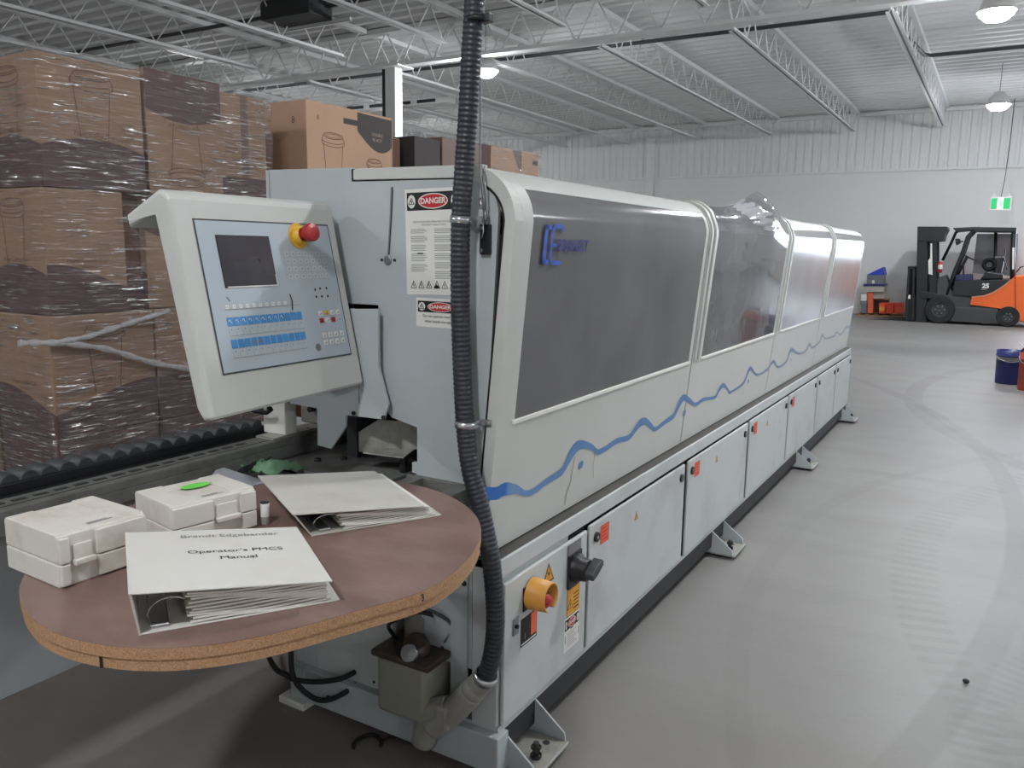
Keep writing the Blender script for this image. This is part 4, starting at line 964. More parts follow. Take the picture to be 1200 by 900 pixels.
# plastic cases on the table
def case(o, lab, ang, Wc, Dc, Hc, latch_w, green=False, rows=2):
    """Wc along local x (front), Dc depth; front faces local -y"""
    t = thing('plastic_case', lab, 'case', o, group='white cases on the round table', rz=0)
    ca, sa = math.cos(ang), math.sin(ang); ax = V((ca, sa, 0)); ay = V((-sa, ca, 0)); o = V(o); fr = Fr(o, ax, ay)
    ff = Fr(o, ax, (0, 0, 1), -ay)                  # front face
    hs = Hc * .46
    g = G(); g.box(0, Wc, 0, Dc, .0, hs, m_case, .0028, fr, 2); g.box(.004, Wc - .004, .004, Dc - .004, -.0, .003, m_case, .001, fr); bd = g.done('case_body', t)
    g = G(); g.box(0, Wc, 0, Dc, hs + .0004, Hc, m_case, .0028, fr, 2)
    g.box(.0, Wc * .3, .004, Dc - .004, Hc - .004, Hc + .003, m_case, .002, fr)
    g.box(Wc * .74, Wc, .004, Dc - .004, Hc - .004, Hc + .003, m_case, .002, fr); ld = g.done('case_lid', t)
    g = G()
    for q in range(2): g.rect(Fr(o + V((0, 0, Hc)), ax, ay), Wc * .42, Wc * .42 + .045 - .008 * q, Dc * .12 + q * .006, Dc * .12 + q * .006 + .003, .0006, m_greyink)
    g.done('printed_marking', ld)
    # pads each side of the latch recesses
    u0 = Wc * latch_w[0]; u1 = Wc * latch_w[1]
    g = G()
    for (a, b) in ((0, u0), (u1, Wc)):
        g = G(); g.box(a + .002, b - .001, .004, hs - .001, -.002, .007, m_case, .002, ff, 2); g.done('front_rib', bd)
        g = G(); g.box(a + .002, b - .001, hs + .001, Hc - .004, -.002, .007, m_case, .002, ff, 2); g.done('front_rib', ld)
    g = G(); g.box(u0 + .004, u1 - .004, hs - .006, hs + .004, 0, .013, m_case, .002, ff); g.box(u0 + .006, u1 - .006, hs + .004, hs + .03, .0, .004, m_case, .0015, ff); g.done('latch', t)
    if green:
        g = G(); f2 = Fr(o + V((0, 0, Hc)), ax, ay); P = ell(Wc * .55, Dc * .62, .032, .017, 28); P = [(u + .003 * math.sin(9 * u * 60), v) for u, v in P]; g.poly(f2, P, .004, m_green); g.done('green_sticker', ld, 'bright green marker patch')
    return t
# case at the left: front faces +x side of the view; local x runs along world +y, local -y faces world +x
case((-.262, -1.024, TZ), 'white plastic case at the left rim of the table, its marking facing the binder', math.radians(88), .165, .175, .093, (.12, .40))
case((-.262, -.800, TZ), 'white plastic case with a bright green patch on its lid', math.radians(80), .185, .150, .085, (.48, .80), green=True)

def binder(name_lab, fl_, dirx, W_, L_, h0, h1, cover_m, txt, grp, fan=False, shift=(0, 0)):
    """fl_: spine corner at the open end on the table; dirx: direction along the open edge away from the spine; sheets seen from this edge"""
    t = thing('ring_binder', name_lab, 'binder', tuple(fl_), group=grp)
    dx = V((dirx[0], dirx[1], 0)).normalized(); dy = V((-dx.y, dx.x, 0)); o = V(fl_)
    sh = V((shift[0], shift[1], 0))
    fr = Fr(o, dx, dy)
    g = G(); g.box(0, W_, 0, L_, 0, .003, cover_m, .0012, fr); bc = g.done('back_cover', t)
    A = o + sh + V((0, 0, h0)); slope = (h1 - h0) / W_; fx = V((dx.x, dx.y, slope)).normalized()
    ft = Fr(A, fx, dy)
    g = G(); g.box(-.002, W_ - .006, -.004, L_ - .002, 0, .003, cover_m, .0012, ft)
    tp = g.done('front_cover', t)
    if txt:
        f2 = Fr(ft.p(0, 0, .0036), ft.a, ft.b)
        for s, sz, v, bo in txt: g = G(); g.text(s, sz, f2, W_ * .56, L_ * v, 0, m_ink if bo else m_greyink, sx=1.06); g.done('title_lettering', tp)
    # spine
    g = G(); b0 = [o + dy * 0, o + dy * L_]; t0 = [A + dy * -.004, A + dy * (L_ - .002)]
    vs = [b0[0], b0[1], t0[1] + V((0, 0, .003)), t0[0] + V((0, 0, .003))]; i = g.mi(cover_m)
    q = [g.bm.verts.new(p - dx * .0015) for p in vs] + [g.bm.verts.new(p + dx * .002) for p in vs]
    for f in ((0, 1, 2, 3), (7, 6, 5, 4), (0, 4, 5, 1), (1, 5, 6, 2), (2, 6, 7, 3), (3, 7, 4, 0)): g.bm.faces.new([q[k] for k in f]).material_index = i
    g.done('spine', t)
    # paper stacks: wavy sheets
    nst = 10
    for s in range(nst):
        zb = .004 + (h1 - .008) * s / nst; zt = .004 + (h1 - .008) * (s + .86) / nst
        x0 = W_ * (.24 + .015 * math.sin(s * 2.1)) ; x1 = W_ * (.955 - .02 * abs(math.sin(s * 1.7))); st = .003 + .005 * abs(math.sin(s * 2.9))
        g = G(); P0 = []; nx = 16
        for y in (st, L_ - .012):
            rb = []; rt = []
            for k in range(nx + 1):
                u = k / nx; x = x0 + (x1 - x0) * u; wv = .0016 * math.sin(u * 7 + s) + (h0 - h1) * .55 * (1 - u) * (s / nst)
                skew = sh * (zb / max(h0, .01))
                rb.append(fr.p(x, y, zb + wv) + skew * .8); rt.append(fr.p(x, y, zt + wv) + skew * .8)
            P0.append((rb, rt))
        (rb0, rt0), (rb1, rt1) = P0
        g.grid([rb0, rt0, rt1, rb1], m_paper, False); g.grid([rb0, rb1], m_paper, False)
        g.grid([[rb0[0], rb1[0]], [rt0[0], rt1[0]]], m_paper, False); g.grid([[rb0[-1], rb1[-1]], [rt0[-1], rt1[-1]]], m_paper, False)
        g.done('paper_bundle', t)
    g = G(); c = fr.p(W_ * .13, .03, 0)
    for yy in (.035, L_ * .5, L_ - .05):
        P = []
        for k in range(17):
            a = PI * (-.1 + 1.2 * k / 16); P.append(fr.p(W_ * .15 - W_ * .11 * math.cos(a), yy, .012 + h1 * .62 * max(0, math.sin(a))))
        g.tube(P, .0018, m_chrome, 8)
    g.box(W_ * .05, W_ * .14, .008, L_ - .01, .003, .010, m_steel, .002, fr); g.done('ring_mechanism', t)
    g = G(); f3 = Fr(o, dx, (0, 0, 1), -dy)
    return t
B1 = V((.004, -1.058, TZ)); q2 = V((.152, -.79, TZ)); d1 = (q2 - B1)
binder("white ring binder titled Operator's PMCS Manual, fat with papers, in front", B1, (.55, .835), .308, .285, .077, .045, m_binder,
       [('Brandt Edgebander', .021, .86, 0), ("Operator's PMCS", .021, .57, 1), ('Manual', .021, .45, 1)], 'ring binders on the round table', shift=(.012, -.02))
B2 = V((-.087, -.598, TZ)); q2 = V((.051, -.344, TZ)); d1 = (q2 - B2)
binder('dusty blank ring binder lying behind the lettered binder', B2, (.5, .866), .292, .315, .054, .03, m_binder2, None, 'ring binders on the round table', shift=(-.014, -.038))
# small vial
c = at(311, 614, z=TZ)
t = thing('sample_vial', 'small clear vial with a white paper sleeve standing between case and binders', 'vial', tuple(c))
g = G(); g.lathe([(0, 0), (.0085, 0), (.0095, .002), (.0095, .018), (.0095, .045), (.0085, .047), (0, .047)], c, (0, 0, 1), m_tank, 20); g.done('glass_body', t)
g = G(); g.lathe([(.0099, .018), (.0099, .046), (.0095, .0465)], c, (0, 0, 1), m_white, 20); g.done('paper_sleeve', t)
g = G(); g.lathe([(.009, .047), (.009, .049), (.004, .050), (0, .049)], c, (0, 0, 1), m_dark, 20); g.done('stopper', t)
# things lying by the far rim: plastic sheet, rag, screwdriver
q = [at(u, v, z=TZ + .002) for u, v in ((253, 551), (262, 548), (314, 565), (291, 570), (255, 574), (246, 560))]
g = G(); g.prism([(p.x, p.y) for p in q], WF, TZ + .0005, TZ + .003, mat('grey_plastic_sheet', (160, 166, 174), .35), .0008)
g.done('plastic_sheet', None, 'small grey plastic sheet lying behind the green-patched case', 'sheet')
zr = .8165
q = [at(u, v, z=zr) for u, v in ((252, 553), (300, 537), (372, 535), (375, 552), (330, 570), (260, 572))]
zt = .835
g = G(); c = at(320, 541, z=zt); rows = []
for a in range(13):
    row = []
    for b in range(11):
        u = a / 12 - .5; v = b / 10 - .5; row.append(V((c.x + u * .15 + v * .03, c.y + v * .11, zt - .016 + .02 * noise.noise(V((u * 7, v * 7, 3))) + .012 * (1 - 3 * (u * u + v * v)))))
    rows.append(row)
g.grid(rows, m_glove); g.done('green_rag', None, 'crumpled green rag lying on the machine bed under the panel', 'rag', solid=.003)
a = at(281, 553, z=.825); b = at(298, 545, z=.825); d = (b - a).normalized()
t = thing('screwdriver', 'black-handled screwdriver lying beside the green rag', 'tool', tuple(a))
g = G(); g.tube([a, a + d * .03, a + d * .05, a + d * .085, a + d * .09], [.007, .01, .009, .01, .006], m_black, 12); g.done('handle', t)
g = G(); g.tube([a + d * .09, a + d * .17], .0032, m_steel, 8); g.done('shank', t)

# ================================================================== cartons
def cup(g, fr, u, v, h, up, m=m_cline, lid=True):
    s = 1 if up else -1; w = h * .27; t_ = .0035
    T = lambda a, b: (u + a, v + s * b)
    g.line(fr, [T(-w, h * .30), T(-w * .72, -h * .5)], t_, .001, m); g.line(fr, [T(w, h * .30), T(w * .72, -h * .5)], t_, .001, m)
    g.line(fr, [T(math.cos(a) * w * 1.16, h * .32 + math.sin(a) * h * .07) for a in [PI + PI * k / 14 for k in range(15)]], t_, .001, m)
    g.line(fr, [T(math.cos(a) * w * 1.16, h * .38 + math.sin(a) * h * .07) for a in [PI + PI * k / 14 for k in range(15)]], t_, .001, m)
    g.line(fr, [T(-w * 1.16, h * .32), T(-w * 1.16, h * .38), T(-w, h * .46)], t_, .001, m); g.line(fr, [T(w * 1.16, h * .32), T(w * 1.16, h * .38), T(w, h * .46)], t_, .001, m)
    g.line(fr, [T(math.cos(a) * w, h * .46 + math.sin(a) * h * .06) for a in [2 * PI * k / 24 for k in range(24)]], t_, .001, m, closed=True)
    g.line(fr, [T(math.cos(a) * w * .8, h * .46 + math.sin(a) * h * .035) for a in [2 * PI * k / 20 for k in range(20)]], t_ * .6, .001, m, closed=True)
def swoosh(g, fr, W_, H_, hh, up, m=m_swoosh, ph=.5, amp=.06, seam=False):
    n = 24; pts = []
    for k in range(n + 1):
        u = W_ * k / n; v = hh + amp * math.cos((k / n - ph) * 2.6) - amp * .5; pts.append((u, v if up else H_ - v))
    base = [(W_, 0 if up else H_), (0, 0 if up else H_)]; i = g.mi(m)
    for k in range(n):
        a, b = pts[k], pts[k + 1]; vv = base[0][1]
        f = g.bm.faces.new([g.bm.verts.new(fr.p(*c, .0007)) for c in ((a[0], vv), (b[0], vv), b, a)]); f.material_index = i
def carton(x0, x1, y0, y1, z0, z1, lab, grp, style='A', side='A', nm='carton', matb=None):
    mb = matb or m_carton; W_ = y1 - y0; H_ = z1 - z0; D_ = x1 - x0
    g = G(); g.box(x0, x1, y0, y1, z0, z1, mb, .005)
    f1 = Fr((x1, y0, z0), (0, 1, 0), (0, 0, 1), (1, 0, 0)); f2 = Fr((x0, y0, z0), (1, 0, 0), (0, 0, 1), (0, -1, 0))
    for f, st, w in ((f1, style, W_), (f2, side, D_)):
        up = st[0] != 'B'
        if st[0] in 'AB':
            hh = H_ * .34; swoosh(g, f, w, H_, hh, up, ph=.5 if len(st) < 2 else .95 if st[1] == 'r' else .1)
            cv = H_ * .56 if up else H_ * .44
            if 'c' not in st: cup(g, f, w * .5, cv + (H_ * .06 if up else -H_ * .06), H_ * .58, up)
            s = 1 if up else -1
            g.text('Paper Coffee Cup', .026, f, w * .5, H_ * (.43 if up else .57), .0012, m_cline, ang=0 if up else PI, sx=.95)
            g.text('1000 pieces', .014, f, w * .5, H_ * (.38 if up else .62), .0012, m_cline, ang=0 if up else PI)
        if st[0] == 'T':    # taped end
            g.rect(f, w * .44, w * .60, 0, H_, .0008, m_tape_shade); g.line(f, [(w * .52, 0), (w * .52, H_)], .003, .0012, m_cline); g.rect(f, 0, w, 0, H_ * .22, .0010, m_swoosh)
            for q in range(3): g.rect(f, w * .1, w * .36, H_ * (.45 + q * .04), H_ * (.46 + q * .04), .001, m_cline); g.rect(f, w * .66, w * .9, H_ * (.42 + q * .04), H_ * (.43 + q * .04), .001, m_cline)
        if st[0] == 'D': g.rect(f, w * .1, w * .34, H_ * .76, H_ * .84, .0008, m_ink); g.text('8', .03, f, w * .8, H_ * .8, .001, m_cline); g.rect(f, 0, w, 0, H_ * .2, .0006, m_swoosh)
    # flap seams
    g.box(x0 + .002, x1 - .002, (y0 + y1) / 2 - .025, (y0 + y1) / 2 + .025, z1, z1 + .001, m_tape_shade)
    return g.done(nm, None, lab, 'carton', grp)
XB = -2.2; rows_ = [(.15, .655), (.66, 1.165), (1.17, 1.675), (1.68, 2.19)]
GR = 'cup cartons wrapped on the near pallet'
carton(XB - .43, XB, .125, .58, *rows_[3], 'top front corner carton of the film-wrapped pallet, maroon curve along its bottom', GR, 'A', 'A')
carton(XB - .43, XB - .004, .60, 1.005, 1.68, 2.215, 'second carton of the wrapped top layer, printed upside down with a cup', GR, 'B', 'A')
carton(XB - .43, XB - .02, 1.012, 1.30, 1.68, 2.185, 'narrow taped end carton of the wrapped top layer, last before the machine', GR, 'T', 'A')
carton(XB - .43, XB, .11, .46, *rows_[2], 'corner carton of the second wrapped layer, plain tan with a maroon foot', GR, 'Ac', 'A')
carton(XB - .43, XB - .015, .57, 1.0, *rows_[2], 'inverted carton of the second wrapped layer behind the panel visor', GR, 'B', 'A')
carton(XB - .43, XB - .02, 1.01, 1.30, *rows_[2], 'carton of the second wrapped layer hidden mostly by the control panel', GR, 'B', 'A')
carton(XB - .43, XB - .05, .46, .57, *rows_[2], 'dark filler added for the shaded gap in the second wrapped layer', GR, 'D', 'A', matb=m_tape_shade)  # dark block added to stand for the shade in the recessed gap
carton(XB - .42, XB, .10, .575, *rows_[1], 'corner carton of the third wrapped layer lettered Paper Coffee Cup', GR, 'Ar', 'Ac')
carton(XB - .42, XB, .585, 1.06, *rows_[1], 'second carton of the third wrapped layer, with a lidded cup drawing', GR, 'Al', 'Ac')
carton(XB - .42, XB, 1.07, 1.30, *rows_[1], 'end carton of the third wrapped layer under the panel', GR, 'A', 'Ac')
carton(XB - .42, XB, .10, .575, *rows_[0], 'corner carton of the bottom wrapped layer just above the rollers', GR, 'A', 'A', matb=m_swoosh)
carton(XB - .42, XB, .585, 1.06, *rows_[0], 'second carton of the bottom wrapped layer above the rollers', GR, 'A', 'A', matb=m_swoosh)
carton(XB - .42, XB, 1.07, 1.30, *rows_[0], 'end carton of the bottom wrapped layer above the rollers', GR, 'A', 'A', matb=m_swoosh)
for k, (a, b) in enumerate(rows_): carton(XB - 1.0, XB - .56, .16, 1.28, a, b, ['bottom', 'third-layer', 'second-layer', 'top'][k] + ' carton behind the wrapped front row', 'cup cartons of the row behind', 'T', 'A', matb=m_tape_shade)
def pallet(x0, x1, y0, y1, lab, z=.0, h=.145):
    t = thing('wooden_pallet', lab, 'pallet', ((x0 + x1) / 2, (y0 + y1) / 2, z))
    for k in range(6):
        a = x0 + (x1 - x0 - .1) * k / 5; g = G(); g.box(a, a + .1, y0, y1, z + h - .02, z + h, m_wood, .002); g.done('deck_board', t)
    for k in range(3):
        a = y0 + (y1 - y0 - .09) * k / 2; g = G(); g.box(x0, x1, a, a + .09, z, z + h - .02, m_wood, .002); g.done('stringer', t)
pallet(XB - 1.02, XB + .01, .08, 1.32, 'wooden pallet under the film-wrapped cartons')
# stretch film
def film_shell(path, z0, z1, nm, lab, par=None, seed=0, over=.12, nz_=70):
    g = G(); P = []; L_ = 0; pts = []
    for k in range(len(path) - 1):
        a, b = V(path[k]), V(path[k + 1]); n = max(2, int((b - a).length / .016))
        for q in range(n): pts.append(a + (b - a) * q / n)
    pts.append(V(path[-1])); rows = []
    cen = V((sum(p.x for p in pts) / len(pts) - .3, sum(p.y for p in pts) / len(pts)))
    for j in range(nz_ + 8):
        row = []
        for k, p in enumerate(pts):
            d = (p - cen).normalized(); s = k * .016
            z = z0 + (z1 - z0) * min(j, nz_) / nz_; pull = 0
            if j > nz_: pull = (j - nz_) / 7 * over; z += .012 * math.sin(min(1, (j - nz_) / 3) * PI / 2) + .01 * noise.noise(V((s * 6, j, seed)))
            nn = noise.noise(V((s * 3.5 + z * 3, z * 16 - s * 3, seed))) * .010 + noise.noise(V((s * 14, z * 40 - s * 10, seed + 5))) * .0035
            row.append(V((p.x + d.x * (nn + .004 - pull), p.y + d.y * (nn + .004 - pull), z + noise.noise(V((s * 5, z * 5, 9))) * .006)))
        rows.append(row)
    g.grid(rows, m_film); return g.done(nm, par, lab, 'film', recalc=False)
film_shell([(XB - .60, .095), (XB - .02, .095), (XB + .018, .13), (XB + .02, 1.29), (XB, 1.32), (XB - .4, 1.33)], .12, 2.20, 'stretch_film', 'shiny wrinkled clear stretch film around the near pallet of cartons')
m_rope = film_mat('twisted_film', (4, 1, 12), .6, .7, .2)
def rope(px, w, lab, x=XB + .03):
    g = G(); P = catmull([at(u, v, x=x) for u, v in px], 10); g.tube(P, [w * (1 + .25 * math.sin(k * 1.3)) for k in range(len(P))], mat('film_rope', (205, 205, 208), .25, var=.2, vscale=60, alpha=.45), 8)
    return g.done('film_strand', None, lab, 'film', 'film strands')
rope([(58, 402), (100, 395), (150, 379), (198, 364)], .012, 'twisted strand of film rising to the right across the third carton layer')
rope([(22, 402), (58, 402), (120, 408), (180, 425), (245, 436)], .013, 'twisted strand of film sloping down towards the panel')
# second pallet: tall open cartons
G2 = 'cartons on the second pallet'
def carton2(x0, x1, y0, y1, z0, z1, lab, st, top=True):
    W_ = y1 - y0; H_ = z1 - z0
    g = G(); g.box(x0, x1, y0, y1, z0, z1, m_carton2, .004)
    f = Fr((x1, y0, z0), (0, 1, 0), (0, 0, 1), (1, 0, 0)); f2 = Fr((x0, y0, z0), (1, 0, 0), (0, 0, 1), (0, -1, 0)); D_ = x1 - x0
    if st == 'cup':
        cup(g, f, W_ * .28, H_ * .42, H_ * .55, True); cup(g, f, W_ * .76, H_ * .28, H_ * .42, True)
        P = [(W_ * .56, H_ * .98), (W_ * .985, H_ * .97), (W_ * .985, H_ * .66)] + [(W_ * (.985 - .425 * k / 14), H_ * (.66 - .10 * math.sin(PI * (k / 14) ** .8) + .12 * (k / 14) ** 2)) for k in range(1, 15)]
        g.poly(f, P, .0008, m_gprint_shade); g.box(W_ * .40, W_ * .56, H_ * .83, H_ * .89, 0, .0009, m_gprint_shade, 0, f); g.text('THE', .04, f, W_ * .64, H_ * .88, .0012, m_cline)
        g.text('DOUBLE', .026, f, W_ * .80, H_ * .77, .0012, m_lprint); g.text('PE HOT', .026, f, W_ * .80, H_ * .71, .0012, m_lprint)
        g.text('8', .035, f, W_ * .12, H_ * .84, .001, m_cline); g.text('M', .03, f, W_ * .28, H_ * .28, .001, m_cline)
        g.line(f, [(W_ * .985, 0), (W_ * .985, H_)], .004, .001, m_cline)
    g.rect(f2, D_ * .1, D_ * .28, H_ * .80, H_ * .88, .0008, m_gprint_shade); g.text('8', .05, f2, D_ * .8, H_ * .8, .001, m_cline); g.rect(f2, D_ * .1, D_ * .9, H_ * .2, H_ * .22, .0008, m_cline)
    return g.done('carton', None, lab, 'carton', G2)
carton2(-2.68, -2.2, 1.57, 2.30, 1.72, 2.235, 'wide tan carton with a cup drawing and dark printed tab on the second pallet', 'cup')
carton2(-2.66, -2.24, 2.305, 2.42, 1.72, 2.13, 'narrow plain carton right behind the wide cup carton', 'x')
for k, (a, b) in enumerate(((.15, .67), (.675, 1.19), (1.195, 1.715))): carton2(-2.68, -2.2, 1.57, 2.42, a, b, ['bottom', 'middle', 'upper'][k] + ' plain carton beneath the wide cup carton', 'x')
pallet(-2.7, -2.18, 1.55, 2.44, 'wooden pallet under the wide cup carton')
g = G(); c = V((-2.56, 1.565, 2.05)); rows = []
for j in range(10):
    rows.append([c + V((.02 * k / 3 * (1 - j / 12) - .012, -.004 - .004 * math.sin(k * 2 + j), .18 - .02 * j)) for k in range(5)])
wc = [o for c_ in [0] for o in C.objects if str(o.get('label', '')).startswith('wide tan carton')][0]
g.grid(rows, m_film); g.done('film_tail', wc, recalc=False)
# third pallet far left of the hood
specs = [(2.52, 2.80, 2.16, m_gprint_shade, 'low carton coloured dark for shade, right of the wide cup carton'), (2.82, 3.28, 2.19, m_tape_shade, 'brown low carton just left of the black conduit'),  # dark tone of the leftmost carton stands in for shade on it
         (3.30, 3.42, 2.20, m_swoosh, 'narrow maroon carton hidden by the conduit'), (3.43, 3.86, 2.205, m_carton2, 'tan carton wrapped in film right of the conduit'), (3.88, 4.15, 2.21, m_carton2, 'last tan carton above the hood, with a small grey tab')]
for y0, y1, z1, mm, lb in specs:
    carton(-2.62, -2.2, y0, y1, 1.72, z1, lb, 'cartons on the third pallet', 'P', 'P', matb=mm)
g = G(); f = Fr((-2.2, 3.43, 1.72), (0, 1, 0), (0, 0, 1), (1, 0, 0)); 
o = [c for c in C.objects if c.get('label') == specs[4][4]][0]
g.rect(f, .62, .70, .40, .44, .001, m_gprint_shade); g.poly(f, [(.30, .485), (.43, .485), (.43, .30)], .001, m_tape_shade); g.done('printed_tab', o)
for k, (a, b) in enumerate(((.15, .93), (.935, 1.715))): carton(-2.62, -2.2, 2.52, 4.15, a, b, ['lower', 'upper'][k] + ' big carton under the low cartons of the third pallet', 'cartons on the third pallet', 'P', 'P')
pallet(-2.64, -2.18, 2.5, 4.17, 'wooden pallet under the low cartons behind the hood')
film_shell([(XB + .012, 3.42), (XB + .014, 4.15), (XB - .02, 4.17)], 1.7, 2.20, 'stretch_film', 'clear film over the last cartons above the hood', seed=3, nz_=20)

# ================================================================== forklift
FY = 18.1
def fz(u, v): p = at(1055 + u / 6.4276, 250 + v / 6.4286, y=FY); return (p.x, p.z)
ffr = Fr((0, FY, 0), (1, 0, 0), (0, 0, 1), (0, -1, 0))
k0 = fz(295, 805)[1]                       # ground reading, to be shifted to z=0
def FP(*pts): return [(fz(u, v)[0], max(.0, fz(u, v)[1] - k0)) for u, v in pts]
T = thing('forklift', 'black and orange forklift truck parked against the far wall, forks to the left', 'forklift', (.5, FY + .55, 0))
def fpart(nm, pts, w0, w1, m, bev=.012, lab=None, par=None):
    g = G(); g.prism(FP(*pts), ffr, -w1, -w0, m, bev); return g.done(nm, par or T, lab)
for k, (a, b) in enumerate(((.12, .2), (.9, .98))):
    fpart('mast_rail', [(128, 75), (200, 75), (200, 800), (112, 800)], a, b, m_fblack)
    fpart('mast_rail', [(215, 85), (275, 85), (275, 780), (215, 780)], a + .03, b - .03, m_fblack)
fpart('mast_crosshead', [(128, 72), (355, 72), (355, 100), (330, 130), (325, 180), (290, 185), (128, 185)], .1, 1.0, m_fblack)
fpart('mast_crossbar', [(150, 560), (330, 590), (330, 620), (150, 620)], .1, 1.0, m_fblack)
fpart('lift_cylinder', [(160, 110), (190, 110), (190, 790), (160, 790)], .3, .38, m_fgrey, .02)
fpart('lift_cylinder', [(160, 110), (190, 110), (190, 790), (160, 790)], .72, .8, m_fgrey, .02)
fpart('tilt_cylinder', [(200, 580), (420, 600), (420, 625), (200, 610)], .18, .24, m_fgrey)
for a in (.08, .35, .75, 1.02): fpart('backrest_bar', [(58, 378), (76, 378), (50, 790), (30, 770)], a, a + .04, m_fblack)
fpart('backrest_top', [(55, 374), (108, 374), (108, 395), (55, 395)], .08, 1.06, m_fblack)
fpart('carriage_plate', [(90, 395), (108, 380), (105, 790), (82, 790)], .1, 1.04, m_fblack)
fpart('carriage_plate', [(45, 600), (112, 600), (112, 790), (45, 790)], .15, 1.0, m_fblack)
for a in (.22, .8): fpart('fork', [(-260, 800), (60, 775), (100, 775), (100, 806), (-260, 808)], a, a + .12, m_fblack, .004)
# chassis, hood, counterweight
fpart('chassis', [(280, 460), (340, 440), (395, 590), (540, 605), (530, 665), (740, 690), (740, 795), (360, 795), (390, 720), (330, 655), (270, 640)], .12, 1.0, m_fgrey)
fpart('engine_hood', [(410, 485), (600, 480), (832, 472), (790, 512), (740, 545), (690, 575), (640, 593), (540, 603), (390, 590)], .08, 1.04, m_fblack)
fpart('floor_mat', [(420, 440), (540, 435), (545, 480), (410, 485)], .2, .95, mat('dark_blue_seat_base', (36, 44, 84), .5))
cw = fpart('counterweight', [(540, 605), (640, 596), (690, 578), (740, 548), (790, 515), (835, 475), (868, 446), (1000, 440), (1080, 450), (1100, 560), (1090, 770), (1040, 795), (905, 790), (885, 730), (850, 700), (740, 690), (525, 665)], .05, 1.07, m_forange, .02, 'orange counterweight')
g = G(); P = FP((868, 450), (870, 700)); g.line(ffr, P, .012, .0, m_ink); g.line(ffr, FP((540, 604), (640, 594), (690, 576), (740, 546), (790, 513), (835, 473)), .02, .002, m_lprint)
g.done('panel_seam', cw); g = G(); g.text('25', .13, ffr, *FP((645, 522))[0], -.078, m_white, bold=.006); g.done('number_marking', cw); g = G(); g.line(ffr, FP((612, 548), (655, 548)), .02, -.077, m_greyink); 
g.done('trim_stripe', cw)
fpart('chassis_skirt', [(385, 680), (740, 690), (745, 800), (620, 812), (620, 795), (385, 790)], .06, 1.06, m_fgrey)
# overhead guard
def gpost(pts, w0, w1, th_, nm):
    g = G(); P = FP(*pts)
    g.tube([ffr.p(x, z, -(w0 + w1) / 2) for x, z in P], th_, m_fblack, 8); return g.done(nm, T)
for a in (.12, .95):
    gpost([(350, 590), (400, 440), (470, 270), (510, 150), (555, 100), (600, 82)], a, a + .06, .04, 'guard_post')
    gpost([(850, 480), (862, 85)], a, a + .06, .045, 'guard_post')
gpost([(715, 470), (720, 110)], .9, .98, .03, 'guard_post')
gpost([(300, 330), (370, 190), (405, 110), (440, 92)], .9, .98, .03, 'guard_strut'); 
fpart('guard_roof', [(540, 74), (882, 78), (878, 112), (560, 108)], .1, 1.02, m_fblack)
fpart('guard_roof_front', [(395, 82), (545, 74), (560, 95), (420, 110)], .1, 1.02, m_fblack)
g = G(); g.prism(FP((572, 120), (895, 118), (880, 455), (535, 430)), ffr, -.99, -.98, m_smoke); g.done('rear_screen', T)
# seat, wheel, controls
fpart('seat_back', [(700, 295), (780, 290), (790, 330), (760, 460), (700, 460)], .35, .8, m_black, .04)
fpart('seat_cushion', [(650, 410), (780, 430), (780, 475), (600, 475)], .3, .85, m_black, .03)
g = G(); c = FP((672, 360))[0]; g.lathe([(.10, -.02), (.14, 0), (.10, .02), (.06, 0), (.10, -.02)], ffr.p(*c, -.3), (0, 1, 0), m_black, 24); g.done('armrest', T)
g = G(); c = FP((500, 300))[0]; P = [V((c[0] + .16 * math.cos(a) * .9, FY + .5 + .17 * math.sin(a), c[1] - .16 * math.cos(a) * .45)) for a in [2 * PI * k / 28 for k in range(29)]]; g.tube(P, .014, m_black, 8, cap=False)
g.tube([V((c[0], FY + .5, c[1])), V((c[0] - .18, FY + .5, c[1] - .5))], .03, m_black, 10); g.tube([P[0], V((c[0], FY + .5, c[1])), P[14]], .012, m_black, 8); g.done('steering_wheel', T)
gpost([(450, 370), (475, 370), (475, 440)], .25, .3, .015, 'control_lever'); gpost([(880, 420), (910, 380), (935, 375)], .3, .36, .012, 'exhaust_hose'); gpost([(795, 240), (785, 320), (810, 400)], .3, .36, .012, 'seat_belt')
g = G(); c = FP((437, 185))[0]; p = ffr.p(*c, -.15); g.lathe([(0, -.05), (.05, -.04), (.075, .04), (.07, .05), (0, .045)], p, (-.8, 0, -.2), m_black, 20); g.tube([p, ffr.p(*FP((475, 185))[0], -.15)], .015, m_black, 8); g.done('work_light', T)
g = G(); c = FP((303, 375))[0]; p = ffr.p(*c, -.06); g.lathe([(0, -.14), (.045, -.13), (.045, .08), (.02, .11), (0, .11)], p, (0, 0, 1), m_redp, 16); g.lathe([(.0455, -.05), (.0455, .04)], p, (0, 0, 1), m_white, 16)
g.done('fire_extinguisher', T)
fpart('white_tag', [(228, 200), (240, 200), (243, 440), (212, 430), (210, 330), (226, 310)], .085, .09, m_white, 0, 'white and orange tag'); fpart('white_stripe', [(848, 230), (866, 230), (860, 395), (846, 395)], .09, .1, m_white, 0)
fpart('white_tag', [(62, 590), (78, 590), (78, 620), (58, 620)], .06, .07, m_white, 0)
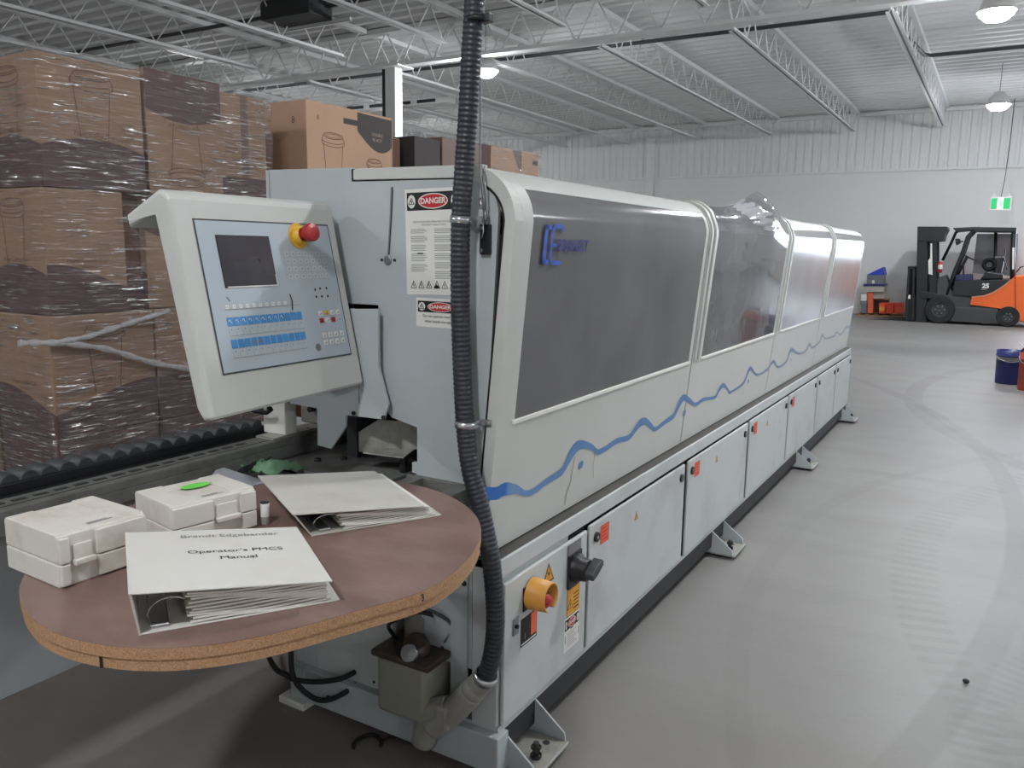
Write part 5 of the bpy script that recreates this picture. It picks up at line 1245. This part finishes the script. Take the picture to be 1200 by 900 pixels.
def wheel(u, v, r, w0, w1, nm):
    x, z = FP((u, v))[0]; z = r
    g = G(); o = V((x, FY + w0, z)); W2 = w1 - w0
    g.lathe([(r * .55, 0), (r * .6, .0), (r * .93, .0), (r, .03), (r, W2 - .03), (r * .93, W2), (r * .55, W2)], o, (0, 1, 0), m_rubber, 40); wo = g.done(nm, T)
    g = G(); g.lathe([(0, .03), (r * .15, .02), (r * .18, .05), (r * .45, .06), (r * .56, .01), (r * .56, W2 * .9), (0, W2 * .9)], o, (0, 1, 0), m_fgrey, 32)
    for k in range(6): a = k * PI / 3; g.cyl(o + V((r * .3 * math.cos(a), .035, r * .3 * math.sin(a))), o + V((r * .3 * math.cos(a), .06, r * .3 * math.sin(a))), .014, m_steel, 8)
    g.done('wheel_hub', wo)
wheel(295, 735, .295, .02, .24, 'front_wheel'); wheel(295, 735, .295, .86, 1.08, 'front_wheel'); wheel(812, 772, .215, .03, .2, 'rear_wheel'); wheel(812, 772, .215, .9, 1.07, 'rear_wheel')

# goods beside the forklift ----------------------------------------
GY = 19.15
def gz(u, v): p = at(1000 + u / 6.925, 270 + v / 6.923, y=GY); return (p.x, p.z)
gfr = Fr((0, GY, 0), (1, 0, 0), (0, 0, 1), (0, -1, 0)); gk = gz(300, 695)[1]
def GP(*pts): return [(gz(u, v)[0], max(0, gz(u, v)[1] - gk)) for u, v in pts]
def gbox(u0, v0, u1, v1, d0, d1, m, g=None, bev=.01, taper=1.0):
    g = g or G(); g.prism(GP((u0, v1), (u1, v1), (u1, v0), (u0, v0)), gfr, -d1, -d0, m, bev); return g
x0, _ = GP((20, 690))[0]; x1, _ = GP((430, 690))[0]
pallet(x0, x1, GY - .0, GY + .75, 'low wooden pallet by the far wall carrying the bins', h=GP((0, 662))[0][1])
gbox(156, 556, 262, 662, .38, .72, m_fblack).done('storage_bin', None, 'black bin with a tan lid between the orange box and the red bins', 'bin')
g = gbox(154, 545, 268, 556, .36, .74, mat('tan_lid', (206, 176, 120), .5)); g.done('lid', C.objects['storage_bin'], 'tan lid')
for k, (a, b) in enumerate(((205, 265), (266, 332), (333, 402))):
    lb = ['orange-red bin with a yellow label, beside the black bin', 'middle one of the three orange-red bins', 'orange-red bin nearest the forklift'][k]
    o = gbox(a + (4 if k == 0 else 1), 588, b - 2, 662, .0, .35, m_bin, bev=.015).done('storage_bin', None, lb, 'bin', 'orange-red bins')
    gbox(a + (3 if k == 0 else 0), 577, b - 1, 588, -.01, .36, m_bin, bev=.006).done('rim', o)
    if k == 0: gbox(212, 608, 252, 640, -.015, -.002, m_yel, bev=0).done('label_plate', o, 'yellow label')
gbox(108, 490, 152, 662, .15, .6, mat('orange_carton', (226, 110, 70), .6)).done('orange_box', None, 'tall orange box between the grey tote and the black bin', 'box')
gbox(78, 440, 245, 489, .1, .65, mat('pale_board', (176, 172, 164), .7)).done('board_stack', None, 'pale stack of boards under the blue pallet tray', 'boards')
gbox(152, 490, 245, 544, .2, .6, mat('pale_board', (176, 172, 164), .7)).done('carton', None, 'pale box on the black bin under the board stack', 'box')
gbox(78, 424, 252, 439, .08, .67, m_blueb).done('plastic_tray', None, 'flat dark blue tray on the board stack', 'tray')
o = gbox(105, 350, 238, 424, .12, .6, m_totg).done('storage_tote', None, 'grey tote with an open blue lid on top of the pile', 'tote')
g = G(); g.prism(GP((100, 349), (250, 349), (236, 284), (228, 290)), gfr, -.6, -.12, m_totb, .004); g.done('lid', o, 'blue lid'); gbox(148, 392, 168, 418, .11, .12, m_white, bev=0).done('label_plate', o)
gbox(58, 590, 104, 662, .1, .5, m_totg).done('storage_tote', None, 'small grey tote with a white lid at the far hood end', 'tote'); gbox(52, 560, 108, 590, .08, .52, m_totg, bev=.01).done('storage_tote', None, 'grey crate standing on the small grey tote', 'tote'); gbox(56, 508, 104, 560, .1, .5, m_white).done('white_box', None, 'white box on the grey crate', 'box')

# buckets on the right
def bucket(c, r, h, m, lab, nm='bucket', lidm=None):
    t = thing(nm, lab, 'bucket', tuple(c))
    g = G(); g.lathe([(0, .0), (r * .9, 0), (r * .93, .01), (r, h * .82), (r * 1.06, h * .82), (r * 1.06, h * .86), (r * 1.02, h * .87), (r * 1.03, h), (r * .99, h), (r * .9, .012), (0, .012)], c, (0, 0, 1), m, 36); g.done('pail', t)
    g = G(); P = [c + V((r * 1.05 * math.cos(a), -r * 1.06 * abs(math.sin(a)) - .0, h * .9 - h * .22 * math.sin(a))) for a in [PI * k / 16 for k in range(17)]]; g.tube(P, .004, m_steel, 6); g.done('handle', t)
    return t
c = at(1181, 449, z=0); b1 = bucket(c, .145, .385, m_blueb, 'dark blue bucket on the floor at the right picture edge'); 
g = G(); g.lathe([(.1435, .27), (.147, .32)], c, (0, 0, 1), m_greyink, 36); g.done('paint_smear', b1)
c = at(1206, 457, z=0); bucket(c, .125, .41, m_redb, 'red-brown bucket cut off by the right picture edge')
g = G(); cc = c + V((0, 0, .4)); g.tube(catmull([cc + V((-.12, 0, .02)), cc + V((-.05, 0, .08)), cc + V((.05, 0, .05)), cc + V((.1, 0, .0))]), .012, m_black, 8); g.tube([cc + V((-.15, .02, .12)), cc + V((-.05, 0, .02)), cc + V((.06, 0, -.1))], .007, m_white, 6); g.tube([cc + V((-.09, .02, .16)), cc + V((.02, 0, -.05))], .007, m_steel, 6)
g.done('cable_bundle', None, 'black cable and rods sticking out of the red-brown bucket', 'cable')

# litter on the floor
g = G(); g.tube(catmull([at(u, v, z=.006) for u, v in ((414, 876), (417, 869), (424, 864), (434, 861), (442, 863), (447, 870), (446, 874))], 8), .006, m_rubber, 8); g.done('cable_scrap', None, 'short curled black cable scrap on the floor before the machine', 'scrap')
g = G(); g.tube(catmull([at(u, v, z=.004) for u, v in ((449, 868), (456, 865), (463, 862))], 6), .004, m_rubber, 8); g.done('wire_scrap', None, 'tiny straight wire scrap next to the curled cable scrap', 'scrap')
g = G(); c = at(1132, 798, z=.008); g.ball(c, .011, m_dark, (1, .8, .7)); g.done('pebble', None, 'small dark crumb alone on the right of the floor', 'debris')

# ------------------------------------------------------------------ world and view
w = bpy.data.worlds.new('world'); bpy.context.scene.world = w; w.use_nodes = True
w.node_tree.nodes['Background'].inputs[0].default_value = (.8, .85, .9, 1); w.node_tree.nodes['Background'].inputs[1].default_value = .3
vs_ = bpy.context.scene.view_settings
vs_.view_transform = 'Standard'; vs_.look = 'None'; vs_.gamma = 1; vs_.use_curve_mapping = False; vs_.exposure = .85
